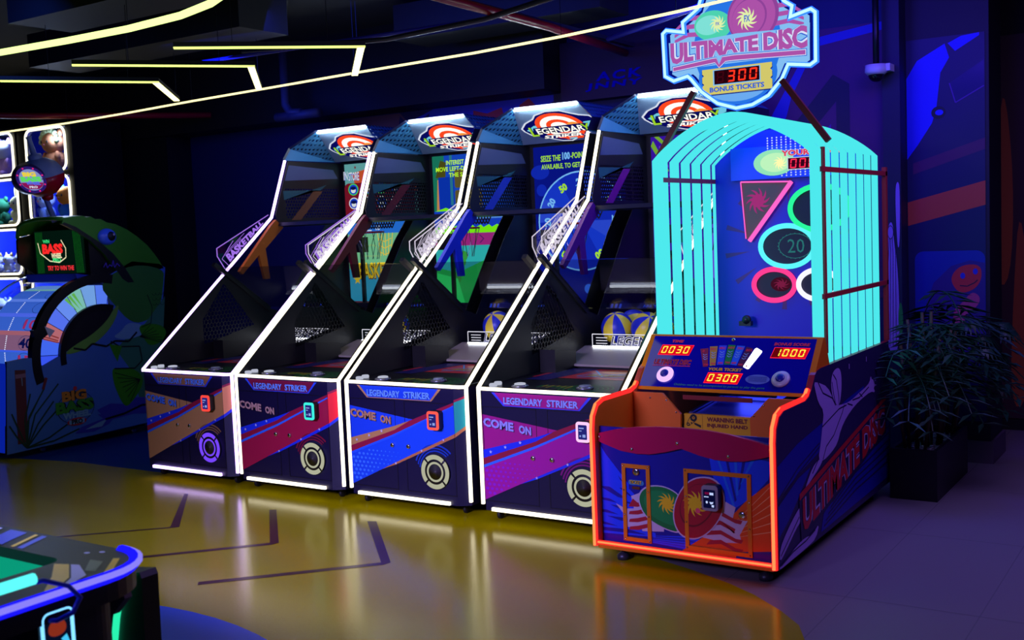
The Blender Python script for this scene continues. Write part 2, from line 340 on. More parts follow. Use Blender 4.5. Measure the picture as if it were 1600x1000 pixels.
for (x, z0, z1) in ((5.1, .3, 1.6), (5.25, .1, 2.4), (5.4, .3, 1.7), (5.5, 1.2, 2.9), (5.62, .2, 1.9)): d.poly(smooth([(x-.03, z0), (x+.1, z0), (x+.13, (z0+z1)/2), (x+.05, z1), (x, (z0+z1)/2+.1)]), fl, 2)
tag(d.build('wall_poster'), 'orange flame poster in the dark far corner right of the wide pillar', 'poster')
g = thing('glass_panel', 'narrow upright glass panel in the dark corner at the right edge', 'glass panel', (5.98, 3.6, 0))
MB().box((0, 0, .05), (.012, .5, 2.6), GL('blue_glass', (.5, .6, .8))).build('pane', g); MB().box((-.01, -.01, 0), (.022, .51, .05), DARK).build('base_channel', g)
# security camera on the wall
t = thing('security_camera', 'white dome security camera hanging by the wall above the glowing cage', 'camera', (4.985, 2.56, 2.8))
MB().lathe([(.075, .07), (.078, .02), (.06, 0)], (0, 0, 0), (0, 0, 1), WHITE).build('housing', t)
MB().ell((0, 0, 0), (.055, .055, .05), P('smoked_dome', (16, 14, 24), .08), 20, 10).build('dome', t)
MB().tube([(0, 0, .07), (0, 0, .3), (0, 0, .9)], .022, DARK).box((.0, -.02, .02), (.1, .19, .07), WHITE).build('bracket', t)
# ---------------------------------------------------------------- ceiling lights and pipes
NY = (1.0, .93, .36); LEDY = E('led_yellow_white', NY, 3.2, True, True); LEDG = E('led_green_yellow', (.75, 1, .22), 1.6, True, True); LEDN = E('led_thin_line', (1, .9, .42), 1.7, True, True)
def chev(pts, label, z=2.99):
    t = thing('ceiling_light', label, 'light', (0, 0, z), 'chevron lights under the ceiling')
    (a, b, c) = [Vector((*p, 0)) for p in pts]
    def bar(p, q, w_, nm):
        dd = (q-p).normalized(); n = Vector((-dd.y, dd.x, 0))*w_/2
        MB().xy([tuple((p+n)[:2]), tuple((p-n)[:2]), tuple((q-n)[:2]), tuple((q+n)[:2])], .002, .03, P('light_housing', (20, 20, 22), .5)).build(nm+'_housing', t)
        MB().xy([tuple((p+n*.9)[:2]), tuple((p-n*.9)[:2]), tuple((q-n*.9)[:2]), tuple((q+n*.9)[:2])], -.006, .002, LEDY if nm == 'short_bar' else LEDG).build(nm, t)
    dv = (b-a).normalized(); bar(a, b, .05, 'long_bar'); bar(b-dv*.025, c, .05, 'short_bar')
    for p in (a*.7+b*.3, a*.2+b*.8, c): MB().tube([p+Vector((0, 0, .03)), p+Vector((0, 0, .7))], .002, DARK, 4).build('hanger_wire', t)
chev([(1.759, -.961), (2.573, -.145), (1.714, .73)], 'chevron ceiling light nearest the basketball machines, rightmost of three')
chev([(.829, -1.01), (1.55, -.104), (.73, .722)], 'chevron ceiling light in the middle of the three')
chev([(-.067, -.952), (.555, -.1), (-.198, .69)], 'chevron ceiling light on the left of the three')
def ledline(pts, r, m, label, z):
    t = thing('ceiling_light', label, 'light', (0, 0, z))
    MB().tube([(x, y, 0) for x, y in pts], r, m, 8).build('light_tube', t)
    for x, y in pts[1:-1:2]: MB().tube([(x, y, r), (x, y, 3.7-z)], .002, DARK, 4).build('hanger_wire', t)
cu = [(-3.4, 1.05), (-2.202, 1.06), (-1.2, .98), (-.221, .871), (.8, .79), (1.775, .703), (2.853, .635), (3.598, .53), (4.1, .42), (4.474, .33), (4.9, .2)]
ledline(cu, .0085, LEDN, 'long thin curved ceiling light running above the arcade machines', 3.0)
ledline([(.2, -1.62), (.907, -1.555), (1.5, -1.51), (2.024, -1.492), (2.5, -1.53), (2.845, -1.625), (3.0, -1.70)], .019, E('led_lime', (.72, 1, .3), 1.8, True, True), 'thick lime ceiling light at the upper left', 3.0)
PR = P('red_pipe', (150, 14, 30), .35); PBL = P('blue_pipe', (40, 40, 190), .4)
tag(MB().tube([(3.25, -1.5, 3.2), (3.19, -.6, 3.2), (3.14, 1.17, 3.2), (2.98, 2.6, 3.2)], .03, PR, 10).build('ceiling_pipe'), 'red pipe crossing under the ceiling above the rightmost basketball machines', 'pipe')
tag(MB().box((0, -3, 0), (.05, 4.2, .03), P('cable_tray_metal', (90, 90, 110), .35, .8)).build('cable_tray', loc=(3.02, -1.6, 3.24)), 'metal cable tray running beside the red ceiling pipe', 'cable tray')
tag(MB().tube([(1.2, .12, 3.16), (2.2, .52, 3.16), (3.1, .42, 3.16), (4.3, -.05, 3.16)], .018, P('grey_conduit', (70, 70, 100), .35, .8), 8).build('cable_tray'), 'thin metal conduit crossing the red pipe under the ceiling', 'conduit')
tag(MB().tube([(-3.6, -.9, 3.1), (-2.6, 1.0, 3.1), (-1.6, 2.3, 3.1)], .03, PR, 10).build('ceiling_pipe'), 'red pipe at the left above the claw machines', 'pipe')
tag(MB().tube([(3.2, 1.9, 3.2), (4.3, 1.2, 3.2), (5.6, .6, 3.2)], .02, PBL, 10).build('ceiling_pipe'), 'blue pipe above the glowing cage under the ceiling', 'pipe')
tag(MB().tube([(.45, .42, 3.2), (1.5, .5, 3.2), (3.0, .6, 3.2)], .014, PBL, 8).build('ceiling_pipe'), 'thin violet pipe behind the chevron ceiling lights', 'pipe')
t = thing('ceiling_pipe', 'grey pipe elbow hanging above the leftmost basketball machine', 'pipe', (-.35, 2.1, 2.93))
MB().tube([(0, 0, .7), (0, 0, .14), (.06, 0, .06), (.2, 0, .05)], .04, P('grey_pipe', (60, 58, 80), .5), 10).build('elbow', t); MB().tube([(-.12, 0, .03), (.42, 0, .03)], .045, MC['grey_pipe'], 10).build('horizontal_pipe', t)
for k, (x, y, lx, ly) in enumerate(((.0, -.9, 2.2, .5), (-1.6, .3, 2.6, .5), (1.4, 1.6, 1.9, .45))):
    tag(MB().box((0, 0, 0), (lx, ly, .28), P('grey_duct', (26, 26, 34), .6)).build('ceiling_duct', loc=(x, y, 3.38)), ('grey rectangular air duct above the chevron lights', 'long grey air duct at the left above the claw machines', 'grey air duct nearest the back wall above the basketball machines')[k], 'duct')
# ---------------------------------------------------------------- basketball machines
HX = [(.018, .02), (.018, .84)]
BK = (.86, 1.505); KK = (1.49, 2.005); TT = (1.695, 2.512)
def star(d, x, y, r, m, l):
    d.poly([(x+r*(1 if k % 2 == 0 else .42)*math.sin(math.pi*k/5), y+r*(1 if k % 2 == 0 else .42)*math.cos(math.pi*k/5)) for k in range(10)], m, l)
SIDEPERF = PERF('perforated_side', (8, 8, 15), 'YZ', .037, .45, ((1.15, -1, .45), (-.2, 1, -.845), (-1.2, -1, 2.52), (1, 0, -.63)))
UPPERPERF = PERF('perforated_upper', (14, 14, 24), 'YZ', .033, .36, ((0, -1, 2.26), (0, 1, -2.0), (1, 0, -1.66), (-1, 0, 2.36)))
HOODPERF = PERF('perforated_hood', (60, 128, 175), 'YZ', .042, .24)
HOODM = P('hood_metal', (60, 128, 175), .4); MARQ = P('marquee_print', (150, 176, 205), .5)
LOGO_W = E('logo_white', (255, 252, 240), 1.1); LOGO_N = E('logo_navy', (8, 10, 92), 1); LOGO_R = E('logo_red', (240, 70, 30), 1.1); LOGO_O = E('logo_orange', (250, 150, 60), 1)
LOGO_Y = E('logo_yellow', (235, 235, 120), 1.15); LOGO_G = E('logo_green', (150, 200, 40), 1.1); LOGO_C = E('logo_cyan', (110, 200, 225), 1); LOGO_B = E('logo_black', (10, 30, 40), .6); LOGO_K = E('logo_glow', (215, 222, 240), 1., True)
ACR = GL('clear_acrylic', (.95, .95, .97), .015); SHIELD = GL('tinted_shield', (.72, .74, .8), .03)
TAN = P('ramp_tan', (150, 140, 128), .35); DECKM = P('deck_print', (20, 20, 24), .3)
BTN = E('lit_white_button', (200, 205, 225), .8); BTN_D = P('button_chrome', (120, 122, 135), .25, .7)
RING = E('speaker_white_light', (185, 186, 160), .9); RINGP = E('speaker_violet_light', (120, 70, 255), 1, True)
STEEL = P('brushed_steel', (120, 120, 130), .35, .9)
def screen_common(d, base): d.rect(.07, 1.15, .93, 2.49, base, 1)
def scr1(d):
    screen_common(d, E('s1_base', (120, 200, 200), .55, True)); r = E('s1_red', (120, 20, 40), .8); o = E('s1_orange', (215, 90, 50), .7); wt = E('s1_white', (225, 235, 240), .8); bl = E('s1_blue', (20, 60, 200), .9); gr = E('s1_green', (60, 210, 90), .9)
    d.poly([(.15, 2.40), (.5, 2.46), (.93, 2.3), (.93, 2.2), (.2, 2.28)], o, 2)
    d.text('IN', .06, 2.34, .11, 2.42, bl, 4, .05); d.text('STORE', .12, 2.33, .25, 2.41, bl, 4, .05); d.text('IN', .058, 2.343, .108, 2.423, wt, 5, .02); d.text('STORE', .118, 2.333, .248, 2.413, wt, 5, .02)
    star(d, .205, 2.455, .018, r, 4)
    d.poly(rrect(.06, 1.96, .9, 2.31, .05), r, 3)
    for j, z in enumerate((2.25, 2.12)):
        for i in range(4):
            x = .17+i*.17; d.circ(x, z, .062, .055, gr if j == 0 else wt, 4).circ(x, z, .052, .046, bl, 5).circ(x, z-.008, .03, .026, wt, 6).circ(x, z+.012, .036, .016, E('s1_dark', (12, 20, 80), .8), 7)
    d.rect(.07, 1.83, .93, 1.94, E('s1_head', (40, 120, 230), .7), 4).text('15', .42, 1.86, .47, 1.90, wt, 5, .03).rect(.29, 1.855, .37, 1.864, wt, 5).rect(.30, 1.88, .35, 1.91, wt, 5)
    d.rect(.07, 1.15, .93, 1.83, E('s1_low', (130, 215, 160), .62), 4)
    d.poly([(.07, 1.5), (.3, 1.42), (.6, 1.5), (.93, 1.4), (.93, 1.18), (.07, 1.18)], E('s1_sky', (60, 190, 225), .7), 5); d.rect(.07, 1.15, .93, 1.195, r, 6)
    oo = E('s1_net', (235, 200, 60), .8)
    for k in range(5): d.line([(.44+k*.045, 1.83), (.47+k*.03, 1.62)], .008, oo, 6)
    for z in (1.78, 1.72, 1.66): d.line([(.45, z), (.52, z-.03), (.6, z)], .007, oo, 6)
    d.ring(.36, 1.62, .1, .108, E('s1_ball', (150, 190, 120), .8), 6).line([(.27, 1.62), (.45, 1.62)], .006, MC['s1_ball'], 6)
    d.text('BASKET', .19, 1.40, .57, 1.56, E('s1_shadow', (120, 60, 10), .8), 7, .06); d.text('BASKET', .19, 1.41, .57, 1.56, E('s1_yellow', (240, 205, 40), 1), 8, .02)
    star(d, .165, 1.4, .05, MC['s1_yellow'], 8)
    d.text('S', .08, 1.16, .1, 1.19, wt, 7).text('D', .24, 1.16, .265, 1.19, gr, 7)
def scr2(d):
    screen_common(d, E('s2_base', (20, 70, 190), .9, True)); g = E('s2_text', (190, 250, 40), 1.); tl = E('s2_teal', (40, 120, 150), .8); gr = E('s2_grass', (120, 235, 20), .9)
    d.rect(.07, 2.0, .2, 2.49, E('s2_green', (30, 140, 110), .6), 2).poly([(.1, 2.3), (.16, 2.45), (.22, 2.43), (.21, 2.28)], E('s2_box', (90, 90, 30), .6), 3)
    d.poly([(.12, 2.28), (.2, 2.28), (.24, 2.0), (.1, 2.0)], E('s2_orange', (220, 150, 90), .7), 3).rect(.13, 2.0, .3, 2.3, E('s2_deep', (10, 50, 170), .9), 4)
    d.rect(.26, 2.05, .29, 2.49, tl, 5); d.poly(rrect(.31, 2.2, .6, 2.36, .02), E('s2_panel', (120, 110, 60), .5), 5).poly(rrect(.31, 2.02, .6, 2.18, .02), MC['s2_panel'], 5)
    d.text('INTEREST', .225, 2.405, .42, 2.445, g, 6, .02).text('MOVE LEFT-D', .11, 2.35, .42, 2.39, g, 6, .02).text('THE S', .252, 2.297, .40, 2.335, g, 6, .02)
    d.poly([(.08, 2.0), (.2, 2.03), (.3, 2.0), (.3, 1.95), (.08, 1.95)], gr, 5)
    d.rect(.07, 1.84, .93, 2.0, E('s2_mid', (20, 60, 190), .9), 6).rect(.3, 1.92, .9, 1.99, E('s2_frame', (90, 150, 235), .8), 6)
    pts = [(.07, 1.80), (.07, 1.85)]
    for i in range(30): pts.append((.08+i*.029, 1.845+.012*((i*7) % 3)))
    pts += [(.93, 1.85), (.93, 1.795)]; d.poly(pts, gr, 7)
    d.rect(.07, 1.69, .93, 1.80, E('s2_magenta', (160, 40, 130), .8), 7)
    for x in (.55, .7): d.poly([(x, 1.78), (x+.04, 1.745), (x, 1.71), (x+.015, 1.71), (x+.055, 1.745), (x+.015, 1.78)], E('s2_mauve', (90, 30, 110), .8), 8)
    d.rect(.07, 1.15, .93, 1.69, E('s2_meadow', (50, 190, 190), .72), 7); d.poly([(.07, 1.5), (.3, 1.45), (.6, 1.56), (.93, 1.5), (.93, 1.15), (.07, 1.15)], E('s2_lawn', (40, 200, 90), .65), 8)
    for k in range(5): d.circ(.3+.02*k, 1.4+.05*k, .04, .045, E('s2_tree', (60, 170, 70), .65), 9, 10)
    d.poly([(.07, 1.15), (.07, 1.45), (.3, 1.4), (.38, 1.15)], E('s2_bright', (50, 235, 110), .8), 9)
def scr3(d):
    screen_common(d, E('s3_base', (8, 20, 130), .9, True)); g = E('s3_text', (165, 225, 30), 1.); lb = E('s3_light', (120, 190, 250), .9)
    bb = [E('s3_a', (16, 40, 175), .9), E('s3_b', (22, 55, 200), .9), E('s3_c', (40, 70, 205), .9)]
    d.text('SEIZE THE', .143, 2.365, .335, 2.415, g, 3, .02).text('100', .352, 2.37, .426, 2.432, lb, 3, .045).text('-POINT', .432, 2.375, .57, 2.425, g, 3, .02).text('AVAILABLE, TO GET', .146, 2.295, .52, 2.343, g, 3, .02)
    cx, cz, R = .51, 1.86, .40
    d.circ(.14, 2.13, .05, .05, bb[0], 2).circ(.13, 2.28, .09, .06, bb[0], 2)
    d.circ(cx, cz, R+.012, R+.012, lb, 2, 60)
    for k in range(12): t = 2*math.pi*k/12; d.poly([(cx, cz)]+[(cx+R*math.cos(t+q*math.pi/18), cz+R*math.sin(t+q*math.pi/18)) for q in range(4)], bb[k % 3], 3)
    d.circ(cx, cz, .09, .09, E('s3_hub', (140, 150, 235), .9), 4)
    for k, tx in enumerate(('20', '50', '2', '20', '50', '2', '20', '50', '20', '50', '2', '20')):
        t = math.radians(150-30*k); c, s = math.cos(t-math.pi/2), math.sin(t-math.pi/2); px, pz = cx+.32*math.cos(t), cz+.32*math.sin(t)
        d.text(tx, 0, 0, 0, 0, g if tx == '50' else lb, 5, .05, fn=lambda x, y: (px+(x-.5)*.075*c-(y-.5)*.065*s, pz+(x-.5)*.075*s+(y-.5)*.065*c))
    d.circ(.56, 1.30, .04, .04, E('s3_spot', (50, 110, 235), .9), 3).circ(.62, 1.38, .012, .012, MC['s3_spot'], 3)
def scr4(d):
    screen_common(d, E('s4_base', (60, 20, 170), .8, True)); v = E('s4_violet', (110, 60, 230), .8)
    for k in range(90): x, z = random.uniform(.08, .92), random.uniform(1.17, 2.47); d.rect(x, z, x+random.uniform(.004, .014), z+random.uniform(.006, .03), v, 2)
    d.poly([(.07, 2.42), (.2, 2.2), (.22, 2.22), (.09, 2.46)], E('s4_lime', (130, 190, 60), .7), 3); d.poly([(.1, 2.49), (.22, 2.38), (.24, 2.40), (.14, 2.49)], MC['s4_lime'], 3)
    d.rect(.07, 1.85, .93, 1.98, E('s4_deep', (20, 30, 150), .8), 3)
    d.circ(.6, 1.55, .1, .18, v, 3)
CFG = [
 dict(x=0, name='gold', band=(190, 140, 84), tri=(186, 138, 86), hdr=(150, 108, 70), hedge=(30, 60, 220), htxt=(90, 150, 255), come=(70, 130, 250), star_=(20, 50, 220), red=(150, 20, 60), thin=(40, 110, 240), edge=(30, 50, 220), cham_lit=(235, 150, 96), arm=(190, 100, 20), neon=(.62, .42, 1.0), ns=4.2, card=(255, 70, 60), ring=RINGP, scr=scr1, bar=(110, 66, 40), dots=None,
      label='leftmost basketball machine with gold band and violet speaker ring'),
 dict(x=1.0452, name='crimson', band=(170, 14, 66), tri=None, hdr=(120, 14, 60), hedge=(40, 80, 230), htxt=(110, 165, 255), come=(190, 150, 140), star_=(20, 50, 220), red=(150, 16, 60), thin=(40, 110, 240), edge=(24, 50, 220), cham_lit=(255, 20, 40), arm=(90, 6, 24), neon=(1, .9, .66), ns=2.6, card=(60, 235, 220), ring=RING, scr=scr2, bar=(90, 16, 30), dots=None,
      label='second basketball machine from the left, with crimson band across its doors'),
 dict(x=2.1145, name='blue', band=(14, 76, 225), tri=(20, 70, 220), hdr=(20, 70, 215), hedge=(190, 140, 90), htxt=(110, 170, 255), come=(190, 140, 100), star_=(190, 140, 84), red=(150, 16, 60), thin=(30, 90, 240), edge=(190, 120, 70), cham_lit=(30, 160, 150), arm=(10, 40, 200), neon=(1, .9, .66), ns=2.6, card=(255, 90, 80), ring=RING, scr=scr3, bar=(36, 60, 190), dots=(60, 130, 250),
      label='third basketball machine from the left, with blue dotted band across its doors'),
 dict(x=3.208, name='magenta', band=(170, 10, 150), tri=(170, 16, 130), hdr=(170, 16, 130), hedge=(60, 70, 235), htxt=(150, 175, 255), come=(160, 160, 235), star_=(24, 50, 225), red=(150, 16, 60), thin=(50, 110, 245), edge=(30, 50, 225), cham_lit=(220, 20, 150), arm=(90, 10, 120), neon=(1, .9, .66), ns=2.6, card=(255, 200, 245), ring=RING, scr=scr4, bar=(120, 20, 130), dots=(150, 20, 200),
      label='rightmost basketball machine, with magenta band across its doors'),
]
def striker(c):
    N = c['name']; R = thing('basketball_machine', c['label'], 'arcade machine', (c['x'], 0, 0), 'basketball machines in the row')
    neon = E('neon_'+N, c['neon'], c['ns'], True, True)
    band = P('band_'+N, c['band'], .4)
    # cabinet
    b = MB().xy([(0, .05), (.035, 0), (.912, 0), (.985, .05), (.985, 1.02), (0, 1.02)], .075, .832, NAVY)
    b.xy([(0, 1.02), (.985, 1.02), (.985, 2.5), (0, 2.5)], .075, .86, BLACK)
    b.build('cabinet', R)
    MB().box((0, 2.43, .86), (.985, 2.5, 2.6), BLACK).build('back_panel', R)
    # front artwork
    d = DEC((0, -.0008, 0), (1, 0, 0), (0, 0, 1), (0, -1, 0))
    hm, he = P('header_'+N, c['hdr'], .4), P('header_edge_'+N, c['hedge'], .4)
    d.poly([(.112, .819), (.816, .819), (.735, .738), (.196, .738)], he, 1).poly([(.135, .819), (.793, .819), (.725, .743), (.208, .743)], hm, 2)
    d.text('LEGENDARY', .202, .748, .482, .792, P('header_shadow_'+N, [q*.3 for q in c['htxt']], .4), 3, .05); d.text('STRIKER', .512, .748, .73, .792, MC['header_shadow_'+N], 3, .05)
    ht = P('header_text_'+N, c['htxt'], .4)
    d.text('LEGENDARY', .200, .75, .480, .794, ht, 4, .035); d.text('STRIKER', .510, .75, .728, .794, ht, 4, .035)
    if c['tri']: d.poly([(.0355, .68), (.576, .612), (.42, .560), (.0355, .457)], P('panel_'+N, c['tri'], .4), 1)
    st = P('star_stripe_'+N, c['star_'], .4); rd_ = P('red_stripe_'+N, c['red'], .4); th = P('thin_stripe_'+N, c['thin'], .4); ed = P('edge_stripe_'+N, c['edge'], .4)
    d.poly([(.0355, .457), (.42, .560), (.55, .603), (.42, .534), (.0355, .404)], st, 2)
    d.poly([(.0355, .404), (.42, .534), (.55, .603), (.911, .74), (.911, .722), (.42, .508), (.0355, .362)], rd_, 3)
    d.poly([(.0355, .362), (.42, .508), (.911, .722), (.911, .712), (.42, .492), (.0355, .344)], th, 4)
    d.poly([(.0355, .344), (.42, .492), (.911, .712), (.911, .540), (.42, .318), (.0355, .142)], band, 2)
    d.poly([(.3, .263), (.42, .318), (.911, .540), (.911, .516), (.42, .304)], ed, 3)
    for x, z in ((.09, .447), (.2, .484), (.31, .52)): star(d, x, z, .012, P('print_white', (200, 205, 230), .4), 5)
    for x, z in ((.42, .312), (.64, .412), (.82, .494)): star(d, x, z, .01, MC['print_white'], 5)
    if c['dots']:
        dm = P('dots_'+N, c['dots'], .4)
        for i in range(13):
            for j in range(9):
                x = .055+i*.035+(j % 2)*.0175; z = .16+j*.028
                if .344+(x-.035)*.384 > z+.012 and .142+(x-.035)*.458 < z-.01 and x < .5: d.circ(x, z, .0125*(1-.07*i), .010*(1-.07*i), dm, 3, 8)
    cm = P('come_text_'+N, c['come'], .4); cs_ = P('come_shadow_'+N, [q*.25 for q in c['come']], .4)
    for k, m in ((0, cs_), (1, cm)):
        o = .004*(1-k)
        d.text('COME', 0, 0, 0, 0, m, 6+k, .045, fn=lambda x, y: (.045+o+.222*x, .606-o-.022*x+.056*y)); d.text('ON', 0, 0, 0, 0, m, 6+k, .045, fn=lambda x, y: (.306+o+.088*x, .578-o-.009*x+.052*y))
    sx, sz = .752, .285
    for k, (r0_, r1_) in enumerate(((.128, .138), (.146, .156), (.166, .178))): d.ring(sx, sz, r0_, r1_, P('arc_'+N, [q*.75 for q in c['band']], .4), 2, math.radians(50-k*2), math.radians(172-k*6), 18)
    d.build('front_artwork', R)
    d = DEC((0, 0, 0), (1, 0, 0), (0, 0, 1), (0, -1, 0))
    vx = Vector((.073, .05, 0)); q = Vector((.912, -.0008, 0))
    d2 = DEC(q, vx, (0, 0, 1), (.5, -.73, 0)); d2.poly([(0, .74), (1, .77), (1, .60), (0, .54)], P('chamfer_lit_'+N, c['cham_lit'], .4), 1).poly([(0, .54), (1, .60), (1, .578), (0, .516)], ed, 2).poly([(0, .755), (1, .785), (1, .77), (0, .74)], rd_, 2).build('corner_artwork', R)  # corner band colour carries the glow of the neon beside it
    # doors (outlines) and fittings
    for nm, (x0, x1, kx) in (('left', (.04, .432, .401)), ('right', (.509, .908, .535))):
        g = MB(); z0, z1 = .135, .73; k = .0035
        for a in (((x0, -.002, z0), (x0+k, 0, z1)), ((x1-k, -.002, z0), (x1, 0, z1)), ((x0, -.002, z0), (x1, 0, z0+k)), ((x0, -.002, z1-k), (x1, 0, z1))): g.box(*a, BLACK)
        dr = g.build('door', R)
        MB().lathe([(.014, 0), (.014, .012), (.008, .014)], (kx, -.002, .433), (0, -1, 0), CHROME, 14).build('lock', dr)
    cr = MB().prism(rrect(.735, .565, .826, .685, .018), lambda a, b, w: (a, -w, b), .003, .05, BLACK).build('card_reader', R)
    MB().prism(rrect(.735, .565, .826, .685, .018), lambda a, b, w: (a, -w, b), .05, .056, E('card_frame_'+N, c['card'], 1.1)).build('light_frame', cr, 'glowing coloured frame')
    d = DEC((0, -.057, 0), (1, 0, 0), (0, 0, 1), (0, -1, 0)); d.poly(rrect(.751, .582, .81, .668, .006), E('card_screen', (40, 40, 130), .8), 1)
    d.rect(.757, .645, .79, .652, E('card_white', (150, 170, 240), .9), 2).rect(.757, .63, .775, .635, MC['card_white'], 2).rect(.78, .595, .80, .612, MC['card_white'], 2).rect(.76, .597, .77, .607, MC['card_white'], 2); d.build('display', cr)
    sp = MB().lathe([(.11, 0), (.11, .012), (.1, .016)], (sx, 0, sz), (0, -1, 0), BLACK, 32).build('speaker', R)
    d = DEC((sx, -.0165, sz), (1, 0, 0), (0, 0, 1), (0, -1, 0))
    for k in range(4): d.ring(0, 0, .082, .112, c['ring'], 1, math.radians(45+90*k+4), math.radians(135+90*k-4), 10)
    d.ring(0, 0, .052, .066, c['ring'], 1, 0, 2*math.pi, 28); d.build('light_ring', sp)
    MB().lathe([(.05, 0), (.03, -.006), (.012, -.002)], (sx, -.019, sz), (0, -1, 0), P('speaker_cone', (60, 58, 66), .5), 24).build('cone', sp)
    # lights
    bl = MB().box((.088, -.018, .077), (.856, -.002, .098), neon).build('base_light_bar', R)
    MB().tube([(0, .02, .84), (.03, -.004, .84), (.962, -.004, .84), (1, .02, .84)], .0135, neon, 4).build('front_neon_tube', R)
    for x in (0, 1.0):
        pt = [(x, .02, .84), (x, KK[0], KK[1]), (x, TT[0], TT[1])]
        if x or N != 'gold': pt.insert(0, (x, .02, .105))
        MB().tube(pt, .0125, neon, 4).build('neon_tube', R)
    point('hood_fill', (c['x']+.5, 1.84, 2.66), (.66, .9, 1), 1.5, .08)  # added point light brightening the hood facets and marquee
    MB().box((.225, 1.888, 2.743), (.79, 1.9, 2.753), E('hood_light', (225, 245, 255), 70, True)).build('hood_light_bar', R)
    # casters
    for x, y in ((.075, .1), (.89, .12), (.075, 2.3), (.89, 2.3)):
        k = MB().box((x-.02, y-.025, .05), (x+.02, y+.025, .0755), DARK).tube([(x-.018, y, .032), (x-.018, y, .055)], .004, DARK, 6).build('caster', R)
        MB().lathe([(.026, -.012), (.031, -.008), (.031, .008), (.026, .012)], (x, y, .031), (1, 0, 0), RUBBER, 18).build('wheel', k)
    # deck
    MB().box((.0, .03, .832), (.985, .98, .845), DECKM).build('deck', R)
    d = DEC((0, 0, .8455), (1, 0, 0), (0, 1, 0), (0, 0, 1))
    gr, yl, rr, bb = P('deck_green', (20, 130, 50), .3), P('deck_yellow', (190, 170, 40), .3), P('deck_red', (200, 40, 50), .3), P('deck_blue', (30, 60, 200), .3)
    for k in range(4): d.ring(.70, .14, .07+.03*k, .08+.03*k, gr, 1, n=28)
    for k in range(10): d.rect(.36+.022*k, .12+.03*(k % 3), .372+.022*k, .2+.02*(k % 2), yl if k % 2 else gr, 1)
    d.rect(.08, .52, .92, .96, rr, 1).poly([(.1, .4), (.26, .4), (.34, .96), (.14, .96)], P('deck_navy', (28, 24, 90), .3), 2)
    d.circ(.62, .86, .2, .1, P('deck_orange', (235, 130, 40), .3), 2)
    for pts in ([(.35, .9), (.55, .62)], [(.9, .9), (.7, .62)], [(.36, .62), (.9, .62), (.94, .74), (.40, .74), (.36, .62)], [(.4, .55), (.8, .95)]): d.line(pts, .012, P('deck_cyan', (60, 170, 230), .3), 3)
    d.text('BASKETBALL', .42, .645, .88, .715, yl, 4, .04, .2)
    d.ring(.62, .86, .1, .11, P('deck_pink', (200, 50, 120), .3), 3, 0, math.pi); d.build('deck_artwork', R)
    for x, y in ((.086, .06), (.068, .14)):
        MB().lathe([(.024, 0), (.026, .012), (.022, .02)], (x, y, .8455), (0, 0, 1), BTN, 18).build('small_button', R)
    for x, y in ((.262, .095), (.694, .14)):
        k = MB().lathe([(.052, 0), (.054, .01), (.046, .016)], (x, y, .8455), (0, 0, 1), BTN_D, 24).build('round_button', R); MB().lathe([(.036, .016), (.034, .024), (.02, .027)], (x, y, .8455), (0, 0, 1), BTN if x < .5 else P('button_dim', (110, 120, 130), .3), 24).build('cap', k)
    MB().yz([(.97, .86), (1.0, .86), (1.34, .935), (1.34, .96), (.97, .875)], .02, .965, TAN).build('ball_ramp', R)
    for x0, x1 in ((.021, .14), (.845, .964)): MB().yz([(.72, .846), (1.0, .846), (1.0, .965), (.72, 1.0)], x0, x1, BLACK).build('corner_block', R)
    MB().box((.02, 1.34, .861), (.965, 1.9, .957), BLACK).build('ball_tray', R)
    MB().box((.10, 1.300, .9575), (.90, 1.318, .964), E('sign_led', (235, 242, 255), 7, True)).build('sign_light_bar', R)
    sg = MB().box((.09, 1.325, .962), (.905, 1.33, 1.045), ACR).build('acrylic_sign', R)
    AW = E('etched_white', (225, 225, 240), 1.1); d = DEC((0, 1.3245, 0), (1, 0, 0), (0, 0, 1), (0, -1, 0))
    d.line([(.09, .965), (.09, 1.045), (.905, 1.045), (.905, .965)], .006, AW, 1)
    for z in (1.02, 1.0, .98): d.line([(.12, z), (.21, z)], .005, AW, 1)
    d.text('LEGENDARY', .235, .965, .80, 1.035, AW, 1, .055, .25); d.text('LEGENDARY', .238, .967, .797, 1.032, P('etched_dark', (60, 60, 84), .4), 2, .012, .25); d.build('etching', sg)
    MB().box((.02, 1.72, 1.195), (.965, 1.75, 1.235), NAVY).build('rear_rail', R)
    d = DEC((0, 1.7192, 0), (1, 0, 0), (0, 0, 1), (0, -1, 0)); bt = E('rail_blue', (50, 80, 220), .7)
    for k in range(3): d.poly([(.03+k*.035, 1.2), (.05+k*.035, 1.2), (.06+k*.035, 1.23), (.04+k*.035, 1.23)], bt, 1)
    d.text('ARE YOU READY', .30, 1.205, .62, 1.225, bt, 1, .03); d.build('rail_lettering', R)
    # side panels
    low = [(.03, .846), (.85, 1.495), (.9, 1.53), (1.37, 1.215), (1.55, 1.16), (2.0, 1.76), (2.16, 1.93), (2.43, 1.93), (2.43, .861), (1.02, .861)]
    upp = [(1.545, 1.965), (1.525, 2.03), (1.715, 2.505), (2.43, 2.505), (2.43, 1.93), (1.6, 1.945)]
